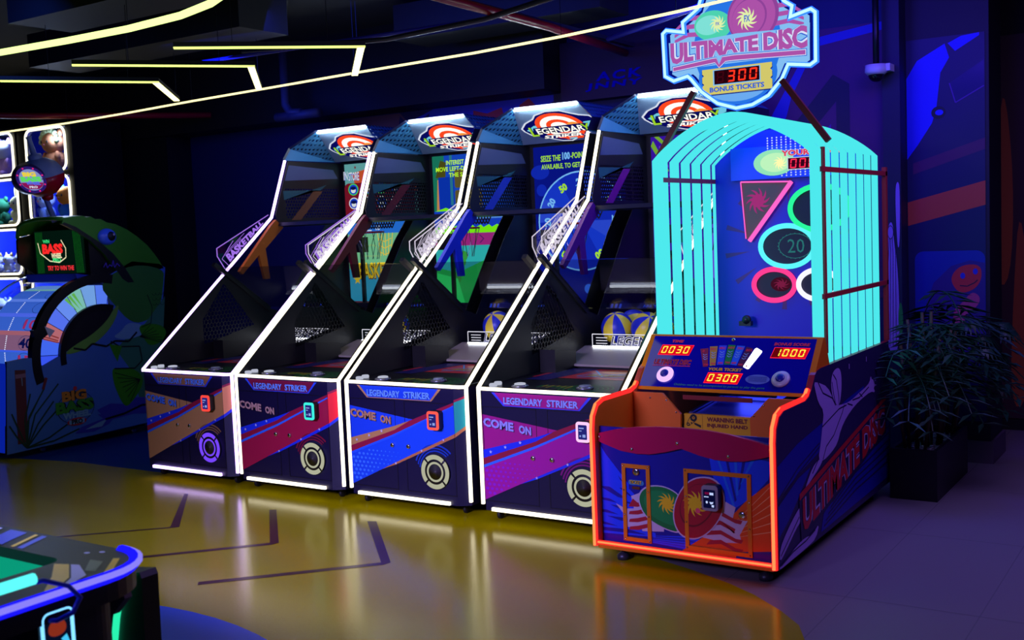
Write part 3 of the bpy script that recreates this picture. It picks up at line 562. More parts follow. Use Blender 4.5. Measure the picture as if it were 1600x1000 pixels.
    for x0, x1 in ((.0, .018), (.967, .985)):
        xt = x1-.004 if x0 == 0 else x0; xe = xt+.004
        MB().yz(low, xt, xe, SIDEPERF, BLACK).build('side_panel', R)
        u = MB().yz(upp, xt, xe, UPPERPERF, BLACK).build('upper_side_panel', R)
        if x0 == 0:
            d = DEC((x1+.0005, 0, 0), (0, 1, 0), (0, 0, 1), (1, 0, 0))
            d.poly([(1.72, 2.47), (2.3, 2.44), (2.36, 2.36), (1.66, 2.33)], P('band_slate', (70, 80, 120), .4), 1).poly([(1.63, 2.24), (2.12, 2.25), (2.2, 2.30), (1.64, 2.16)], P('band_teal', (30, 84, 96), .4), 1)
            d.poly([(2.14, 2.24), (2.02, 2.24), (1.72, 1.98), (1.84, 1.98)], P('bar_'+N, c['bar'], .4), 2).rect(1.62, 1.95, 2.40, 1.975, BLACK, 1); d.build('panel_print', u)
        am = P('arm_'+N, c['arm'], .4)
        if x0 == 0: MB().yz([(1.515, 1.985), (1.60, 1.915), (1.37, 1.735), (1.405, 1.47), (1.345, 1.47), (1.29, 1.685), (1.09, 1.525), (1.055, 1.553), (1.45, 1.935)], x0-.001 if x0 == 0 else x0, x1+.012 if x0 == 0 else x1+.001, am).build('support_arm', R)
        # bracket + shield side bar
        y0 = BK[0]-.02
        MB().yz([(.775, 1.615), (.80, 1.64), (1.395, 1.225), (1.37, 1.19)], x0-.006, x1+.012, BLACK).build('bracket', R)
    MB().yz([(1.535, 1.93), (1.55, 1.96), (1.65, 1.955), (1.65, 1.92)], .018, .967, BLACK).build('cross_rail', R)
    MB().yz([(.842, 1.592), (.848, 1.598), (1.372, 1.232), (1.367, 1.224)], .03, .955, SHIELD).build('ball_shield', R)
    # acrylic wings
    LV = E('wing_edge_'+N, (170, 120, 245) if N == 'gold' else (225, 215, 235), .9)
    for x in (-.012, 1.006):
        wp = [(1.462, 2.03), (.852, 1.757), (.852, 1.69), (.925, 1.585), (1.45, 1.995)]
        wg = MB().yz(wp, x, x+.004, ACR).build('acrylic_wing', R)
        MB().tube([(x+.002, a, b) for a, b in wp[:4]], .0042, LV, 5).build('lit_edge', wg)
        d = DEC((x+.0045, 0, 0), (0, 1, 0), (0, 0, 1), (1, 0, 0)); dx, dz = .787, .617
        f = lambda s, t: (.955+dx*s-dz*t, 1.595+dz*s+dx*t)
        d.text('BASKETBALL', 0, 0, 0, 0, LV, 1, .05, fn=lambda a, b: f(.05+.52*a, .012+(.075-.035*a)*b))
        d.line([f(.02, .0), f(.0, .09), f(.2, .125), f(.1, .11)], .005, LV, 1).line([f(.08, .10), f(.34, .092)], .004, LV, 1).line([f(.05, .09), f(.28, .082)], .004, LV, 1); d.build('etching', wg)
    # hood
    ib = [(0, 2.36, 2.515), (1, 2.36, 2.515)]
    fr = [(0, 1.695, 2.512), (0, 1.775, 2.615), (.213, 1.9, 2.758), (.803, 1.9, 2.758), (1, 1.775, 2.615), (1, 1.695, 2.512)]
    h = MB()
    for s_ in ((fr[1], fr[2], ib[0]), (fr[4], fr[3], ib[1])): h.add(s_, [(0, 1, 2)], HOODPERF)
    for s_ in ((fr[0], fr[1], ib[0]), (fr[5], fr[4], ib[1])): h.add(s_, [(0, 1, 2)], HOODM)
    bk = [(p[0], 2.5, max(p[2], 2.512)) for p in fr]; rim = P('hood_rim', (30, 34, 66), .4)
    ou = [(p[0]+(-.004 if p[0] < .5 else .004), p[1]-.02, p[2]+.012) for p in fr]; bo = [(p[0], 2.5, p[2]) for p in ou]
    for i in range(5): h.add([ou[i], ou[i+1], bo[i+1], bo[i]], [(0, 1, 2, 3)], HOODPERF if i in (1, 3) else rim); h.add([fr[i], fr[i+1], ou[i+1], ou[i]], [(0, 1, 2, 3)], rim)
    h.build('hood', R, solid=False)
    L_ = .52024; nrm = Vector((0, -.4671, -.8842)); vdir = Vector((0, .8842, -.4671))
    mq = MB().add([(.213, 1.9, 2.758), (.803, 1.9, 2.758), (1, 2.36, 2.515), (0, 2.36, 2.515)], [(0, 1, 2, 3)], MARQ).build('marquee', R, solid=False)
    d = DEC((0, 1.9, 2.758), (1, 0, 0), vdir, nrm, .002)
    cloud = [(.125, .275), (.2, .2), (.3, .15), (.35, .095), (.47, .055), (.6, .062), (.68, .115), (.74, .15), (.82, .175), (.87, .25), (.84, .33), (.77, .385), (.70, .42), (.612, .455), (.489, .515), (.405, .505), (.332, .467), (.25, .41), (.165, .385), (.13, .32)]
    cx_, cy_ = .49, .28
    d.poly(cloud, LOGO_K, 2); d.poly([(cx_+(a-cx_)*.95, cy_+(b-cy_)*.93) for a, b in cloud], LOGO_N, 3)
    d.poly([(.17, .30), (.27, .24), (.40, .25), (.40, .36), (.22, .36)], LOGO_C, 4); d.poly([(.72, .25), (.83, .24), (.80, .31), (.70, .36)], LOGO_C, 4)
    for k, (rr_, m) in enumerate(((1, LOGO_R), (.8, LOGO_W), (.55, LOGO_R), (.36, LOGO_W))): d.circ(.50, .275, .215*rr_, .19*rr_, m, 5+k, 28)
    d.circ(.63, .27, .06, .05, LOGO_O, 9, 16)
    d.poly([(.40, .40), (.66, .40), (.62, .46), (.48, .465)], LOGO_R, 9); d.poly([(.22, .375), (.62, .375), (.66, .425), (.27, .41)], LOGO_N, 10)
    d.poly([(.255, .258), (.745, .25), (.735, .352), (.205, .357)], LOGO_N, 10)
    fl_ = lambda x0, x1, y0, y1: (lambda x, y: (x0+(x1-x0)*x, y1+(y0-y1)*y))
    for b_, l_, m in ((.065, 11, LOGO_B), (.022, 13, LOGO_Y)):
        d.text('L', 0, 0, 0, 0, LOGO_G if l_ == 13 else m, l_, b_*.8, .25, fn=fl_(.195, .265, .235, .37)); d.text('EGENDAR', 0, 0, 0, 0, LOGO_W if l_ == 13 else m, l_, b_, .2, fn=fl_(.262, .70, .262, .345)); d.text('Y', 0, 0, 0, 0, LOGO_G if l_ == 13 else m, l_, b_*.8, .2, fn=fl_(.695, .77, .25, .37))
    d.text('STRIKER', 0, 0, 0, 0, LOGO_W, 13, .035, .3, fn=fl_(.285, .64, .372, .415)); d.poly([(.5, .43), (.58, .43), (.57, .45), (.51, .45)], LOGO_C, 13)
    d.build('logo', mq)
    # screen and hoop
    sc = MB().box((.05, 2.405, 1.13), (.95, 2.43, 2.505), BLACK).build('screen', R)
    d = DEC((0, 2.404, 0), (1, 0, 0), (0, 0, 1), (0, -1, 0)); c['scr'](d); d.build('picture', sc)
    hp = MB().box((.30, 2.30, 1.1), (.33, 2.33, 1.72), BLACK).build('hoop_post', R)
    MB().box((.21, 2.24, 1.66), (.38, 2.33, 1.80), BLACK).build('sensor_box', hp)
    MB().xz([(.45, 1.96), (.85, 1.96), (.80, 1.87), (.52, 1.87)], 2.18, 2.19, PERF('perforated_board', (16, 16, 28), 'XZ', .03, .36)).build('hoop_board', R)
    hr = MB().tube([(.64+.13*math.cos(t*math.pi/10), 2.05+.13*math.sin(t*math.pi/10), 1.84) for t in range(20)], .008, P('hoop_red', (170, 20, 30), .4), 6, True).build('hoop_ring', R)
    ch = MB()
    for k in range(10):
        t = k*math.pi/5; ch.tube([(.64+.13*math.cos(t), 2.05+.13*math.sin(t), 1.835), (.64+.1*math.cos(t+.25), 2.05+.1*math.sin(t+.25), 1.72), (.64+.075*math.cos(t), 2.05+.075*math.sin(t), 1.6)], .003, STEEL, 4)
    ch.build('chain_net', hr)
    if N == 'gold':
        d = DEC((.019, 0, 0), (0, 1, 0), (0, 0, 1), (1, 0, 0))
    return R
for c in CFG: striker(c)
# balls lying in the trays
YB = P('ball_yellow', (225, 200, 50), .4); NB = P('ball_navy', (24, 40, 170), .4); SEAM = P('ball_seam', (14, 14, 40), .5)
ball0 = None
def ball(x, y, rot, label):
    global ball0
    if ball0 is None:
        ball0 = MB().ell((0, 0, 0), (.117, .117, .117), None, 32, 18, fn=lambda j, i: YB if (j//4) % 2 else NB).build('basketball'); o = ball0
    else:
        o = ball0.copy(); COL.objects.link(o)
    o.location = (x, y, .957+.117); o.rotation_euler = rot; return tag(o, label, 'ball', 'balls in the machine trays')
ball(1.0452+.30, 1.5, (.5, .3, 0), 'yellow and blue ball in the tray of the crimson-banded machine')
ball(2.1145+.25, 1.5, (.6, -.2, .3), 'yellow and blue ball in the tray of the blue-banded machine')
ball(3.208+.20, 1.5, (.45, 0, .2), 'yellow and blue ball in the magenta machine, left one of its pair')
ball(3.208+.215, 1.742, (.2, .9, .3), 'yellow and blue ball behind the left ball of the magenta machine')
ball(3.208+.46, 1.742, (.9, .4, .1), 'yellow and blue ball behind the right ball of the magenta machine')
ball(3.208+.44, 1.5, (.7, .2, .5), 'yellow and blue ball in the magenta machine, right one of its pair')
# ---------------------------------------------------------------- disc throwing machine
DX = 4.231; DW = 1.045
D = thing('disc_throwing_machine', 'disc throwing arcade machine with glowing cyan cage and orange console', 'arcade machine', (DX, 0, 0))
OR = P('orange_laminate', (225, 105, 16), .4); ORD = P('orange_paint', (215, 120, 14), .35); CRIM = P('crimson_acrylic', (175, 0, 78), .3); DN = P('disc_navy', (18, 14, 78), .35)
LEDR = E('led_red_orange', (1., .02, .02), 1.5, True, True); LEDC = E('led_orange_core', (1., .34, .10), 1., False, True)
CY = E('cyan_panel', (78, 234, 238), 1., True); CYD = E('cyan_panel_deep', (70, 178, 240), 1., True)
RB = P('red_brown_bar', (175, 44, 52), .4); SIDE = P('side_print_base', (40, 22, 84), .4)
so = [(-.405, .083), (-.405, .72), (-.393, .785), (-.35, .84), (-.285, .86), (.04, .86), (.10, .875), (.14, .908), (.2, .975), (.24, .994), (.3, 1.0), (1.68, 1.0), (1.68, .083)]
for x0, x1 in ((0, .03), (DW-.03, DW)):
    sp = MB().yz(so, x0, x1, SIDE if x0 else OR, P('red_edge_trim', (150, 10, 40), .4)).build('side_panel', D)
    xm = x0+.012 if x0 else x1-.010
    ed = [(xm, -.411, .085), (xm, -.411, .72), (xm, -.399, .79), (xm, -.355, .846), (xm, -.285, .866), (xm, .04, .866), (xm, .1, .882), (xm, .13, .905)]
    MB().tube(ed, .0145, LEDR, 8).tube([(x, y-.0115, z+.004) for x, y, z in ed], .0085, LEDC, 8).build('edge_light', D)
MB().box((.03, .0, .10), (DW-.03, 1.66, .56), BLACK).box((.03, -.345, .10), (DW-.03, .0, .50), BLACK).build('cabinet', D)
# front panel artwork
d = DEC((0, -.346, 0), (1, 0, 0), (0, 0, 1), (0, -1, 0)); dn, db, dl = P('front_navy', (4, 4, 150), .35), P('front_blue', (6, 60, 250), .35), P('front_light', (14, 110, 250), .35); do = P('front_orange', (225, 80, 20), .35)
d.rect(.03, .1, 1.015, .73, dn, 0)
for k in range(6): d.poly([(.03, .62-k*.075), (.03, .58-k*.075), (.20+.03*k, .40-k*.05), (.20+.03*k, .425-k*.05)], db, 1)
d.poly([(.03, .63), (.03, .40), (.17, .40), (.12, .5)], db, 1)
for k in range(7): d.poly([(.03, .14+k*.033), (.03, .155+k*.034), (.32, .16+k*.028), (.32, .152+k*.028)], db, 2)
for k in range(5): d.poly([(.30, .155-k*.008), (.34, .16-k*.008), (.62, .19-k*.018), (.60, .175-k*.018)], db, 2)
d.poly([(.665, .62), (.93, .62), (1.0, .61), (.98, .52), (.9, .43), (.78, .34), (.73, .42), (.68, .52)], db, 1)
for k in range(5): d.poly([(.70+k*.05, .63), (.712+k*.052, .63), (.80+.01*k, .37+k*.03), (.79+.01*k, .36+k*.03)], dn if k % 2 else dl, 2)
d.poly([(.50, .10), (.60, .17), (.74, .27), (.86, .40), (1.015, .53), (1.015, .16), (.80, .13), (.8, .10)], do, 2)
for k in range(6): d.poly([(.70, .18), (1.015, .26+.05*k), (1.015, .266+.05*k)], P('front_ray', (240, 170, 120), .35), 3)
wh = P('flag_white', (190, 175, 215), .4); rd = P('flag_red', (165, 10, 50), .4)
for base, l in (([(.118, .313), (.176, .290), (.227, .296), (.212, .362), (.30, .40), (.40, .3), (.40, .189), (.274, .177), (.268, .196), (.183, .19), (.186, .235)], 3), ([(.72, .40), (.804, .362), (.786, .300), (.866, .298), (.823, .222), (.834, .180), (.737, .172), (.62, .185), (.55, .3)], 3)): d.poly(base, wh, l)
for k in range(4):
    z = .325-k*.042; d.poly([(.20 if k else .222, z-.005+(.03 if k == 0 else 0)), (.25, z+.005), (.33, z+.03), (.33, z+.008), (.25, z-.018), (.195, z-.022)], rd, 4)
    z = .345-k*.05; d.poly([(.66, z-.02), (.72, z-.01), (.80, z-.045), (.84 if k != 1 else .80, z-.048), (.83 if k != 1 else .79, z-.068), (.80, z-.065), (.72, z-.032), (.64, z-.045)], rd, 4)
gd = smooth([(.34, .43), (.43, .428), (.505, .385), (.53, .28), (.50, .195), (.41, .205), (.298, .255), (.255, .345), (.28, .402)], 2)
d.poly([(.41+(a-.41)*1.06, .32+(b-.32)*1.06) for a, b in gd], wh, 5).poly(gd, P('disc_green', (10, 120, 60), .35), 6)
d.poly([(.41+(a-.41)*.82, .335+(b-.335)*.78) for a, b in gd], P('disc_green_light', (16, 140, 74), .35), 7)
d.swirl(.425, .344, .062, P('swirl_yellow', (230, 190, 20), .4), 8, 11, .9, -.6)
rdp = smooth([(.605, .500), (.70, .498), (.745, .424), (.735, .33), (.675, .235), (.589, .172), (.50, .18), (.460, .255), (.470, .355), (.53, .455)], 2)
d.poly([(.60+(a-.6)*1.05, .335+(b-.335)*1.05) for a, b in rdp], wh, 9).poly(rdp, P('disc_red', (165, 8, 48), .35), 10)
d.poly([(.595+(a-.6)*.72, .35+(b-.335)*.72) for a, b in rdp], P('disc_red_dark', (110, 6, 36), .35), 11).poly([(.595+(a-.6)*.68, .354+(b-.335)*.68) for a, b in rdp], MC['disc_red'], 12)
d.swirl(.585, .36, .07, MC['swirl_yellow'], 13, 11, 1, .4); d.circ(.60, .325, .014, .014, P('pink_dot', (235, 70, 110), .4), 14, 14)
MB().box((.03, -.345, .1), (DW-.03, -.33, .73), DN).build('front_panel', D); d.build('front_artwork', D)
# crimson wave board
top = [(.03, .694), (.14, .722), (.264, .742), (.40, .752), (.5225, .754), (.66, .75), (.78, .738), (.90, .716), (1.015, .69)]
bot = [(1.015, .648), (.95, .628), (.86, .606), (.78, .600), (.70, .603), (.62, .618), (.5225, .646), (.43, .62), (.34, .602), (.26, .599), (.17, .608), (.09, .632), (.03, .652)]
cb = MB().xz(top+bot, -.368, -.347, CRIM).build('crimson_board', D)
SC_ = MB()
for x, z in ((.04, .675), (.235, .622), (.50, .672), (.78, .625), (1.0, .668)): SC_.lathe([(.009, 0), (.008, .004), (.003, .005)], (x, -.3685, z), (0, -1, 0), CHROME, 12)
SC_.build('screws', cb)
MB().box((.03, -.40, .072), (DW-.03, -.347, .1), ORD).build('base_rail', D)
MB().tube([(.035, -.404, .104), (DW-.035, -.404, .104)], .011, LEDR, 8).tube([(.035, -.413, .106), (DW-.035, -.413, .106)], .0055, LEDC, 6).build('base_light', D)
for nm, a, b in (('ticket', (.164, .117, .329, .537), 1), ('service', (.525, .113, .89, .540), 2)):
    x0, z0, x1, z1 = a; t_ = .021; y0, y1 = -.356, -.347
    g = MB().box((x0, y0, z0), (x0+t_, y1, z1), ORD).box((x1-t_, y0, z0), (x1, y1, z1), ORD).box((x0+t_, y0, z0), (x1-t_, y1, z0+t_), ORD).box((x0+t_, y0, z1-t_), (x1-t_, y1, z1), ORD)
    fr_ = g.build('door_frame', D); k = MB()
    for x in (x0+.01, x1-.01):
        for q in range(4): k.lathe([(.0055, 0), (.004, .004)], (x, y0-.0005, z0+.01+(z1-z0-.02)*q/3), (0, -1, 0), CHROME, 10)
    k.build('screws', fr_)
MB().lathe([(.019, 0), (.02, .006), (.012, .008)], (.246, -.3475, .496), (0, -1, 0), CHROME, 20).build('coin_lock', D); MB().lathe([(.019, 0), (.02, .006), (.012, .008)], (.84, -.3475, .325), (0, -1, 0), CHROME, 20).build('door_lock', D)
tp = MB().prism(rrect(.199, .425, .291, .452, .012), lambda a, b, w: (a, -w, b), .347, .351, P('ticket_plate', (50, 130, 190), .4)).build('ticket_plate', D)
d = DEC((0, -.352, 0), (1, 0, 0), (0, 0, 1), (0, -1, 0)); d.text('TICKET', .21, .43, .281, .449, BLACK, 1, .06).text('TICKET', .208, .431, .279, .45, MC['swirl_yellow'], 2, .02); d.build('lettering', tp)
MB().prism(rrect(.222, .402, .268, .417, .006), lambda a, b, w: (a, -w, b), .347, .353, P('slot_brown', (90, 40, 20), .4)).build('ticket_slot', D)
cr = MB().prism(rrect(.645, .345, .733, .476, .018), lambda a, b, w: (a, -w, b), .348, .40, BLACK).build('card_reader', D)
MB().prism(rrect(.645, .345, .733, .476, .018), lambda a, b, w: (a, -w, b), .40, .406, P('reader_silver', (150, 140, 160), .35)).build('bezel', cr)
d = DEC((0, -.407, 0), (1, 0, 0), (0, 0, 1), (0, -1, 0)); d.poly(rrect(.655, .36, .72, .455, .006), E('reader_screen', (8, 10, 50), .9), 1); WSC = E('reader_white', (190, 205, 255), 1)
d.rect(.664, .43, .688, .442, E('reader_red', (110, 10, 60), .9), 2).rect(.69, .428, .711, .441, WSC, 2).rect(.66, .415, .685, .42, WSC, 2).circ(.674, .39, .006, .007, WSC, 2, 10).poly([(.688, .393), (.695, .38), (.708, .385), (.71, .395), (.703, .392)], WSC, 2).rect(.70, .366, .713, .378, WSC, 2); d.build('display', cr)
# throwing bay
MB().box((.03, .05, .5), (.30, .07, .858), OR).build('bay_wall', D) if False else None
MB().xz([(.03, .50), (.03, .858), (.215, .858), (.325, .745), (.315, .50)], .06, .08, OR).build('bay_wall', D)
MB().xz([(DW-.03, .50), (DW-.03, .858), (.835, .858), (.73, .745), (.74, .50)], .06, .08, OR).build('bay_wall', D)
k = MB()
for x, z in ((.14, .83), (.24, .82), (.30, .755), (.81, .82), (.755, .76)): k.lathe([(.006, 0), (.004, .004)], (x, .0595, z), (0, -1, 0), CHROME, 10)
k.build('bay_screws', D)
WY = P('warning_yellow', (225, 165, 10), .4); WR = P('warning_maroon', (110, 6, 30), .4)
ws = MB().box((.325, .10, .60), (.725, .13, .742), WY).build('warning_sign', D)
d = DEC((0, .0995, 0), (1, 0, 0), (0, 0, 1), (0, -1, 0)); d.text('WARNING BELT', .466, .706, .703, .732, WR, 1, .045).text('INJURED HAND', .466, .67, .703, .696, WR, 1, .045).rect(.438, .66, .4395, .742, WR, 1)
d.ring(.385, .722, .008, .021, BLACK, 1).circ(.385, .722, .004, .004, BLACK, 1, 8).ring(.352, .684, .004, .01, BLACK, 1).line([(.366, .728), (.344, .69)], .003, BLACK, 1).line([(.395, .704), (.358, .676)], .003, BLACK, 1)
d.poly([(.385, .695), (.40, .693), (.43, .682), (.428, .668), (.405, .678), (.392, .684)], BLACK, 1).circ(.372, .693, .005, .005, BLACK, 1, 8); d.build('lettering', ws)
bl = P('belt_blue', (60, 70, 190), .28); MB().yz([(.131, .60), (.131, .738), (.5, .765), (1.28, .80), (1.28, .60)], .33, .72, bl).build('throwing_belt', D)
MB().yz([(.131, .742), (.8, .79), (.8, .80), (.131, .752)], .345, .365, P('guide_rail', (60, 60, 110), .3, .6)).build('guide_rail', D); MB().box((.36, .55, .78), (.70, .565, .795), DN).build('cross_bar', D)
MB().box((.33, .085, .826), (.735, .095, .85), P('red_bar', (130, 10, 20), .4)).build('red_bar', D)
MB().yz([(-.34, .56), (.10, .62), (.10, .63), (-.34, .58)], .03, DW-.03, BLACK).build('hand_shelf', D)
# console
cs = [(.12, .866), (.37, 1.156), (.40, 1.156), (.52, .87)]
co = MB().yz(cs, .008, DW-.004, OR).build('console', D)
vv = Vector((0, .25, .29)).normalized(); nv = Vector((0, -.29, .25)).normalized()
d = DEC(Vector((0, .12, .866)), (1, 0, 0), vv, nv, .0009)
CB = E('console_blue', (2, 2, 110), .55, True); RDD = E('digit_back_red', (200, 8, 30), 1.2); DG = E('digit_yellow', (255, 225, 70), 1.3); DKR = E('digit_dim', (110, 6, 16), .8); CRD = P('print_crimson', (235, 40, 80), .4); GLOW = E('digit_edge', (255, 30, 60), 1.2)
PB_ = P('console_print_blue', (16, 14, 150), .05)
d.rect(.008, .0, DW-.004, .383, ORD, 1); d.rect(.036, .022, 1.008, .372, PB_, 2)
def disp(x0, z0, x1, z1, tx, nblank=0):
    s = .012
    d.poly([(x0-s*.3, z0-.004), (x1, z0-.004), (x1+s+.004, z1+.004), (x0+s*.7, z1+.004)], GLOW, 3).poly([(x0, z0), (x1, z0), (x1+s, z1), (x0+s, z1)], RDD, 4)
    if nblank: d.poly([(x0, z0), (x0+.045, z0), (x0+.045+s, z1), (x0+s, z1)], DKR, 5)
    d.seg(tx, x0+.008, z0+.008, x1-.004, z1-.008, DG, None, 6, .15, .17)
disp(.094, .243, .288, .307, '0030'); disp(.775, .243, .968, .307, '1000', 1); disp(.427, .063, .625, .127, '0300')
d.text('TIME', .157, .327, .232, .346, CRD, 4, .05, .15); d.text('BONUS SCORE', .776, .322, .978, .343, CRD, 4, .05, .15)
d.text('ULTIMATE DISC', .083, .172, .316, .21, CRD, 4, .06, .15).text('ULTIMATE DISC', .085, .174, .314, .208, P('print_dark', (40, 6, 50), .4), 5, .0, .15).rect(.081, .163, .316, .167, CRD, 4)
d.text('YOUR TICKET', .43, .142, .632, .163, P('print_gold', (225, 165, 30), .4), 4, .05, .1)
d.text('Children need to be accompanied by parents to play the game', .25, .031, .785, .049, P('print_green', (40, 130, 120), .4), 4, .01, .15)
bars = (([(.347, .287), (.395, .294), (.422, .169), (.395, .165)], (140, 20, 70), '0', '200'), ([(.401, .305), (.447, .309), (.466, .179), (.433, .174)], (190, 150, 60), '201', '400'), ([(.455, .314), (.501, .316), (.512, .183), (.474, .182)], (40, 70, 225), '401', '600'), ([(.509, .320), (.553, .319), (.552, .187), (.515, .185)], (20, 140, 60), '601', '700'), ([(.562, .317), (.610, .314), (.591, .183), (.553, .187)], (30, 100, 230), '701', '800'), ([(.62, .310), (.660, .300), (.629, .171), (.595, .180)], (80, 14, 70), '801', '900'))
for q, col, a, b in bars:
    d.poly(q, P('bar_%d_%d' % (col[0], col[1]), col, .4), 3); tp_ = ((q[0][0]+q[1][0])/2, (q[0][1]+q[1][1])/2); bp = ((q[2][0]+q[3][0])/2, (q[2][1]+q[3][1])/2)
    d.text(a, tp_[0]-.006*len(a), tp_[1]-.027, tp_[0]+.006*len(a), tp_[1]-.01, CRD, 4, .03); d.text(b, bp[0]-.014, bp[1]+.007, bp[0]+.014, bp[1]+.02, CRD, 4, .03)
    for k in (.38, .5, .62): x, z = tp_[0]+(bp[0]-tp_[0])*k, tp_[1]+(bp[1]-tp_[1])*k; d.line([(x-.013, z+.009), (x, z), (x+.013, z+.009)], .004, P('chevron_pale', (130, 170, 220), .4), 4)
d.poly([(.672, .297), (.682, .303), (.716, .283), (.718, .275), (.668, .164), (.660, .160), (.634, .173), (.632, .181)], E('lit_bar', (250, 250, 255), 3, True), 4); d.circ(.65, .18, .006, .005, CRD, 5, 10)
d.circ(.732, .097, .069, .031, P('oval_grey', (90, 110, 190), .4), 3, 30)
for k in range(6): d.rect(.68, .112-k*.006, .785, .114-k*.006, P('oval_text', (40, 50, 140), .4), 4)
d.build('control_panel', co)
for x, z, m, lab in ((.180, .102, E('button_glow', (235, 190, 255), 1.1), 'glowing pink button'), (.864, .101, P('button_white', (180, 180, 205), .35), 'unlit white button')):
    o = Vector((x, .12, .866))+vv*z+nv*.002
    k = MB().lathe([(.048, 0), (.052, .008), (.046, .016), (.028, .02)], o, nv, m, 28).build('start_button', co, lab); MB().lathe([(.026, .018), (.024, .024), (.012, .026)], o, nv, P('button_blue', (30, 30, 150), .3), 20).build('cap', k)
MB().lathe([(.011, 0), (.011, .005), (.005, .007)], Vector((.532, .12, .866))+vv*.354+nv*.002, nv, CHROME, 16).build('lock', co)
# cage hoops
AZ = 2.178; XC = .5225; HW = .497
def arch(off):
    pts = [(XC-HW+off, 1.0), (XC-HW+off, AZ-off*.25)]
    for i in range(1, 24):
        t = i/24; x = XC-HW+off+(2*HW-2*off)*t; z = AZ-off*.25+(.242-off*.75)*(1-abs(2*t-1)**1.75)**.92; pts.append((x, z))
    return pts+[(XC+HW-off, AZ-off*.25), (XC+HW-off, 1.0)]
def hoop(y0, y1, t, mat, nm):
    a, b = arch(0), arch(t); n = len(a); vs = [(x, y0, z) for x, z in a]+[(x, y0, z) for x, z in b]+[(x, y1, z) for x, z in a]+[(x, y1, z) for x, z in b]; fs = []
    for i in range(n-1): fs += [(i, i+1, n+i+1, n+i), (2*n+i, 3*n+i, 3*n+i+1, 2*n+i+1), (i, 2*n+i, 2*n+i+1, i+1), (n+i, n+i+1, 3*n+i+1, 3*n+i)]
    fs += [(0, n, 3*n, 2*n), (n-1, 3*n-1, 4*n-1, 2*n-1)]
    return MB().add(vs, fs, mat).build(nm, D)
hoop(.41, .447, .052, CY, 'cage_hoop')
for k in range(7): hoop(.489+.161*k, .605+.161*k, .008, CY, 'cage_hoop')
for x in (XC-HW-.012, XC+HW-.004): MB().box((x, .450, 1.3 if x < .5 else 1.06), (x+.016, .482, 2.19), RB).build('cage_post', D)
MB().box((XC+HW+.001, .42, 2.055), (XC+HW+.016, 1.74, 2.083), RB).build('cage_band', D); MB().box((XC-HW+.0085, .49, 2.055), (XC-HW+.022, 1.70, 2.083), RB).build('cage_band', D); MB().box((XC+HW+.001, .42, 1.362), (XC+HW+.016, 1.74, 1.39), RB).build('cage_band', D)
for x in (XC-HW-.01, XC+HW-.006): MB().box((x, .40, 2.055), (x+.02 if x < .5 else x+.03, .409, 2.083), RB).build('cage_clip', D) if False else None
for x in (XC-HW, XC+HW-.01): MB().box((x, 1.70, 1.0), (x+.026, 1.735, 2.11), RB).build('rear_post', D)
# inside of the cage
IB = P('cage_blue', (30, 24, 190), .4); IBD = P('cage_navy', (20, 14, 120), .4)
MB().box((.03, .53, .96), (DW-.03, 1.66, .985), IBD).build('cage_floor', D)
bd = MB().xz(arch(.02), 1.30, 1.33, IB).build('target_board', D)
d = DEC((0, 1.2995, 0), (1, 0, 0), (0, 0, 1), (0, -1, 0)); rays = P('board_ray', (90, 20, 120), .4); d.rect(.06, 1.01, .98, 2.05, IB, 0)
for k in range(14): t = math.radians(360*k/14+10); d.poly([(.52+.25*math.cos(t), 1.65+.25*math.sin(t)), (.52+.42*math.cos(t-.05), 1.65+.42*math.sin(t-.05)), (.52+.42*math.cos(t+.03), 1.65+.42*math.sin(t+.03))], rays, 1)
hole = P('target_hole', (8, 4, 40), .5)
d.build('board_artwork', bd)
def ringt(x, z, r, col, nm, txt=None):
    m = E('ring_'+nm, col, 1.15, True); rg = MB().tube([(x+r*math.cos(t*math.pi/20), 1.285, z+r*.74*math.sin(t*math.pi/20)) for t in range(40)], .0165, m, 10, True).build('target_ring', D, nm+' lit ring')
    q = DEC((x, 1.298, z), (1, 0, 0), (0, 0, 1), (0, -1, 0)); q.circ(0, 0, r, r*.74, hole, 1, 30)
    dim = E('inner_'+nm, [c*.55 for c in col], .7)
    if txt: q.ring(r*.28, .0, r*.6, r*.63, dim, 2, asp=.72); [q.line([(r*.28+r*.6*math.cos(t), r*.43*math.sin(t)), (r*.28+r*.66*math.cos(t), r*.47*math.sin(t))], .006, dim, 2) for t in [j*math.pi/12 for j in range(24)]]; q.text(txt, r*.0, -r*.25, r*.62, r*.25, dim, 3, -.0)
    else: q.circ(r*.30, r*.02, r*.5, r*.34, E('inner_glow_'+nm, [c*.3 for c in col], .7), 2, 24).swirl(r*.32, r*.02, r*.4, dim, 3, 9, .7)
    q.build('hole', rg)
ringt(.525, 1.635, .175, (90, 235, 240), 'cyan', '20'); ringt(.735, 1.868, .185, (40, 235, 150), 'green'); ringt(.435, 1.39, .135, (255, 60, 140), 'pink'); ringt(.72, 1.39, .125, (235, 235, 255), 'white')
tr = MB().xz([(.235, 2.055), (.57, 2.04), (.285, 1.675), (.262, 1.69)], 1.27, 1.298, P('target_plate', (120, 70, 60), .4)).build('corner_target', D)
PKL = E('pink_led', (255, 100, 200), 1.1); MB().tube([(.57, 1.262, 2.04), (.285, 1.262, 1.675)], .014, PKL, 8).tube([(.235, 1.262, 2.055), (.57, 1.262, 2.04)], .005, PKL, 6).tube([(.235, 1.262, 2.055), (.262, 1.262, 1.69)], .004, PKL, 6).build('pink_light', tr)
d = DEC((0, 1.2695, 0), (1, 0, 0), (0, 0, 1), (0, -1, 0)); d.swirl(.345, 1.93, .085, E('plate_swirl', (200, 60, 150), .6), 1, 10); d.build('swirl', tr)
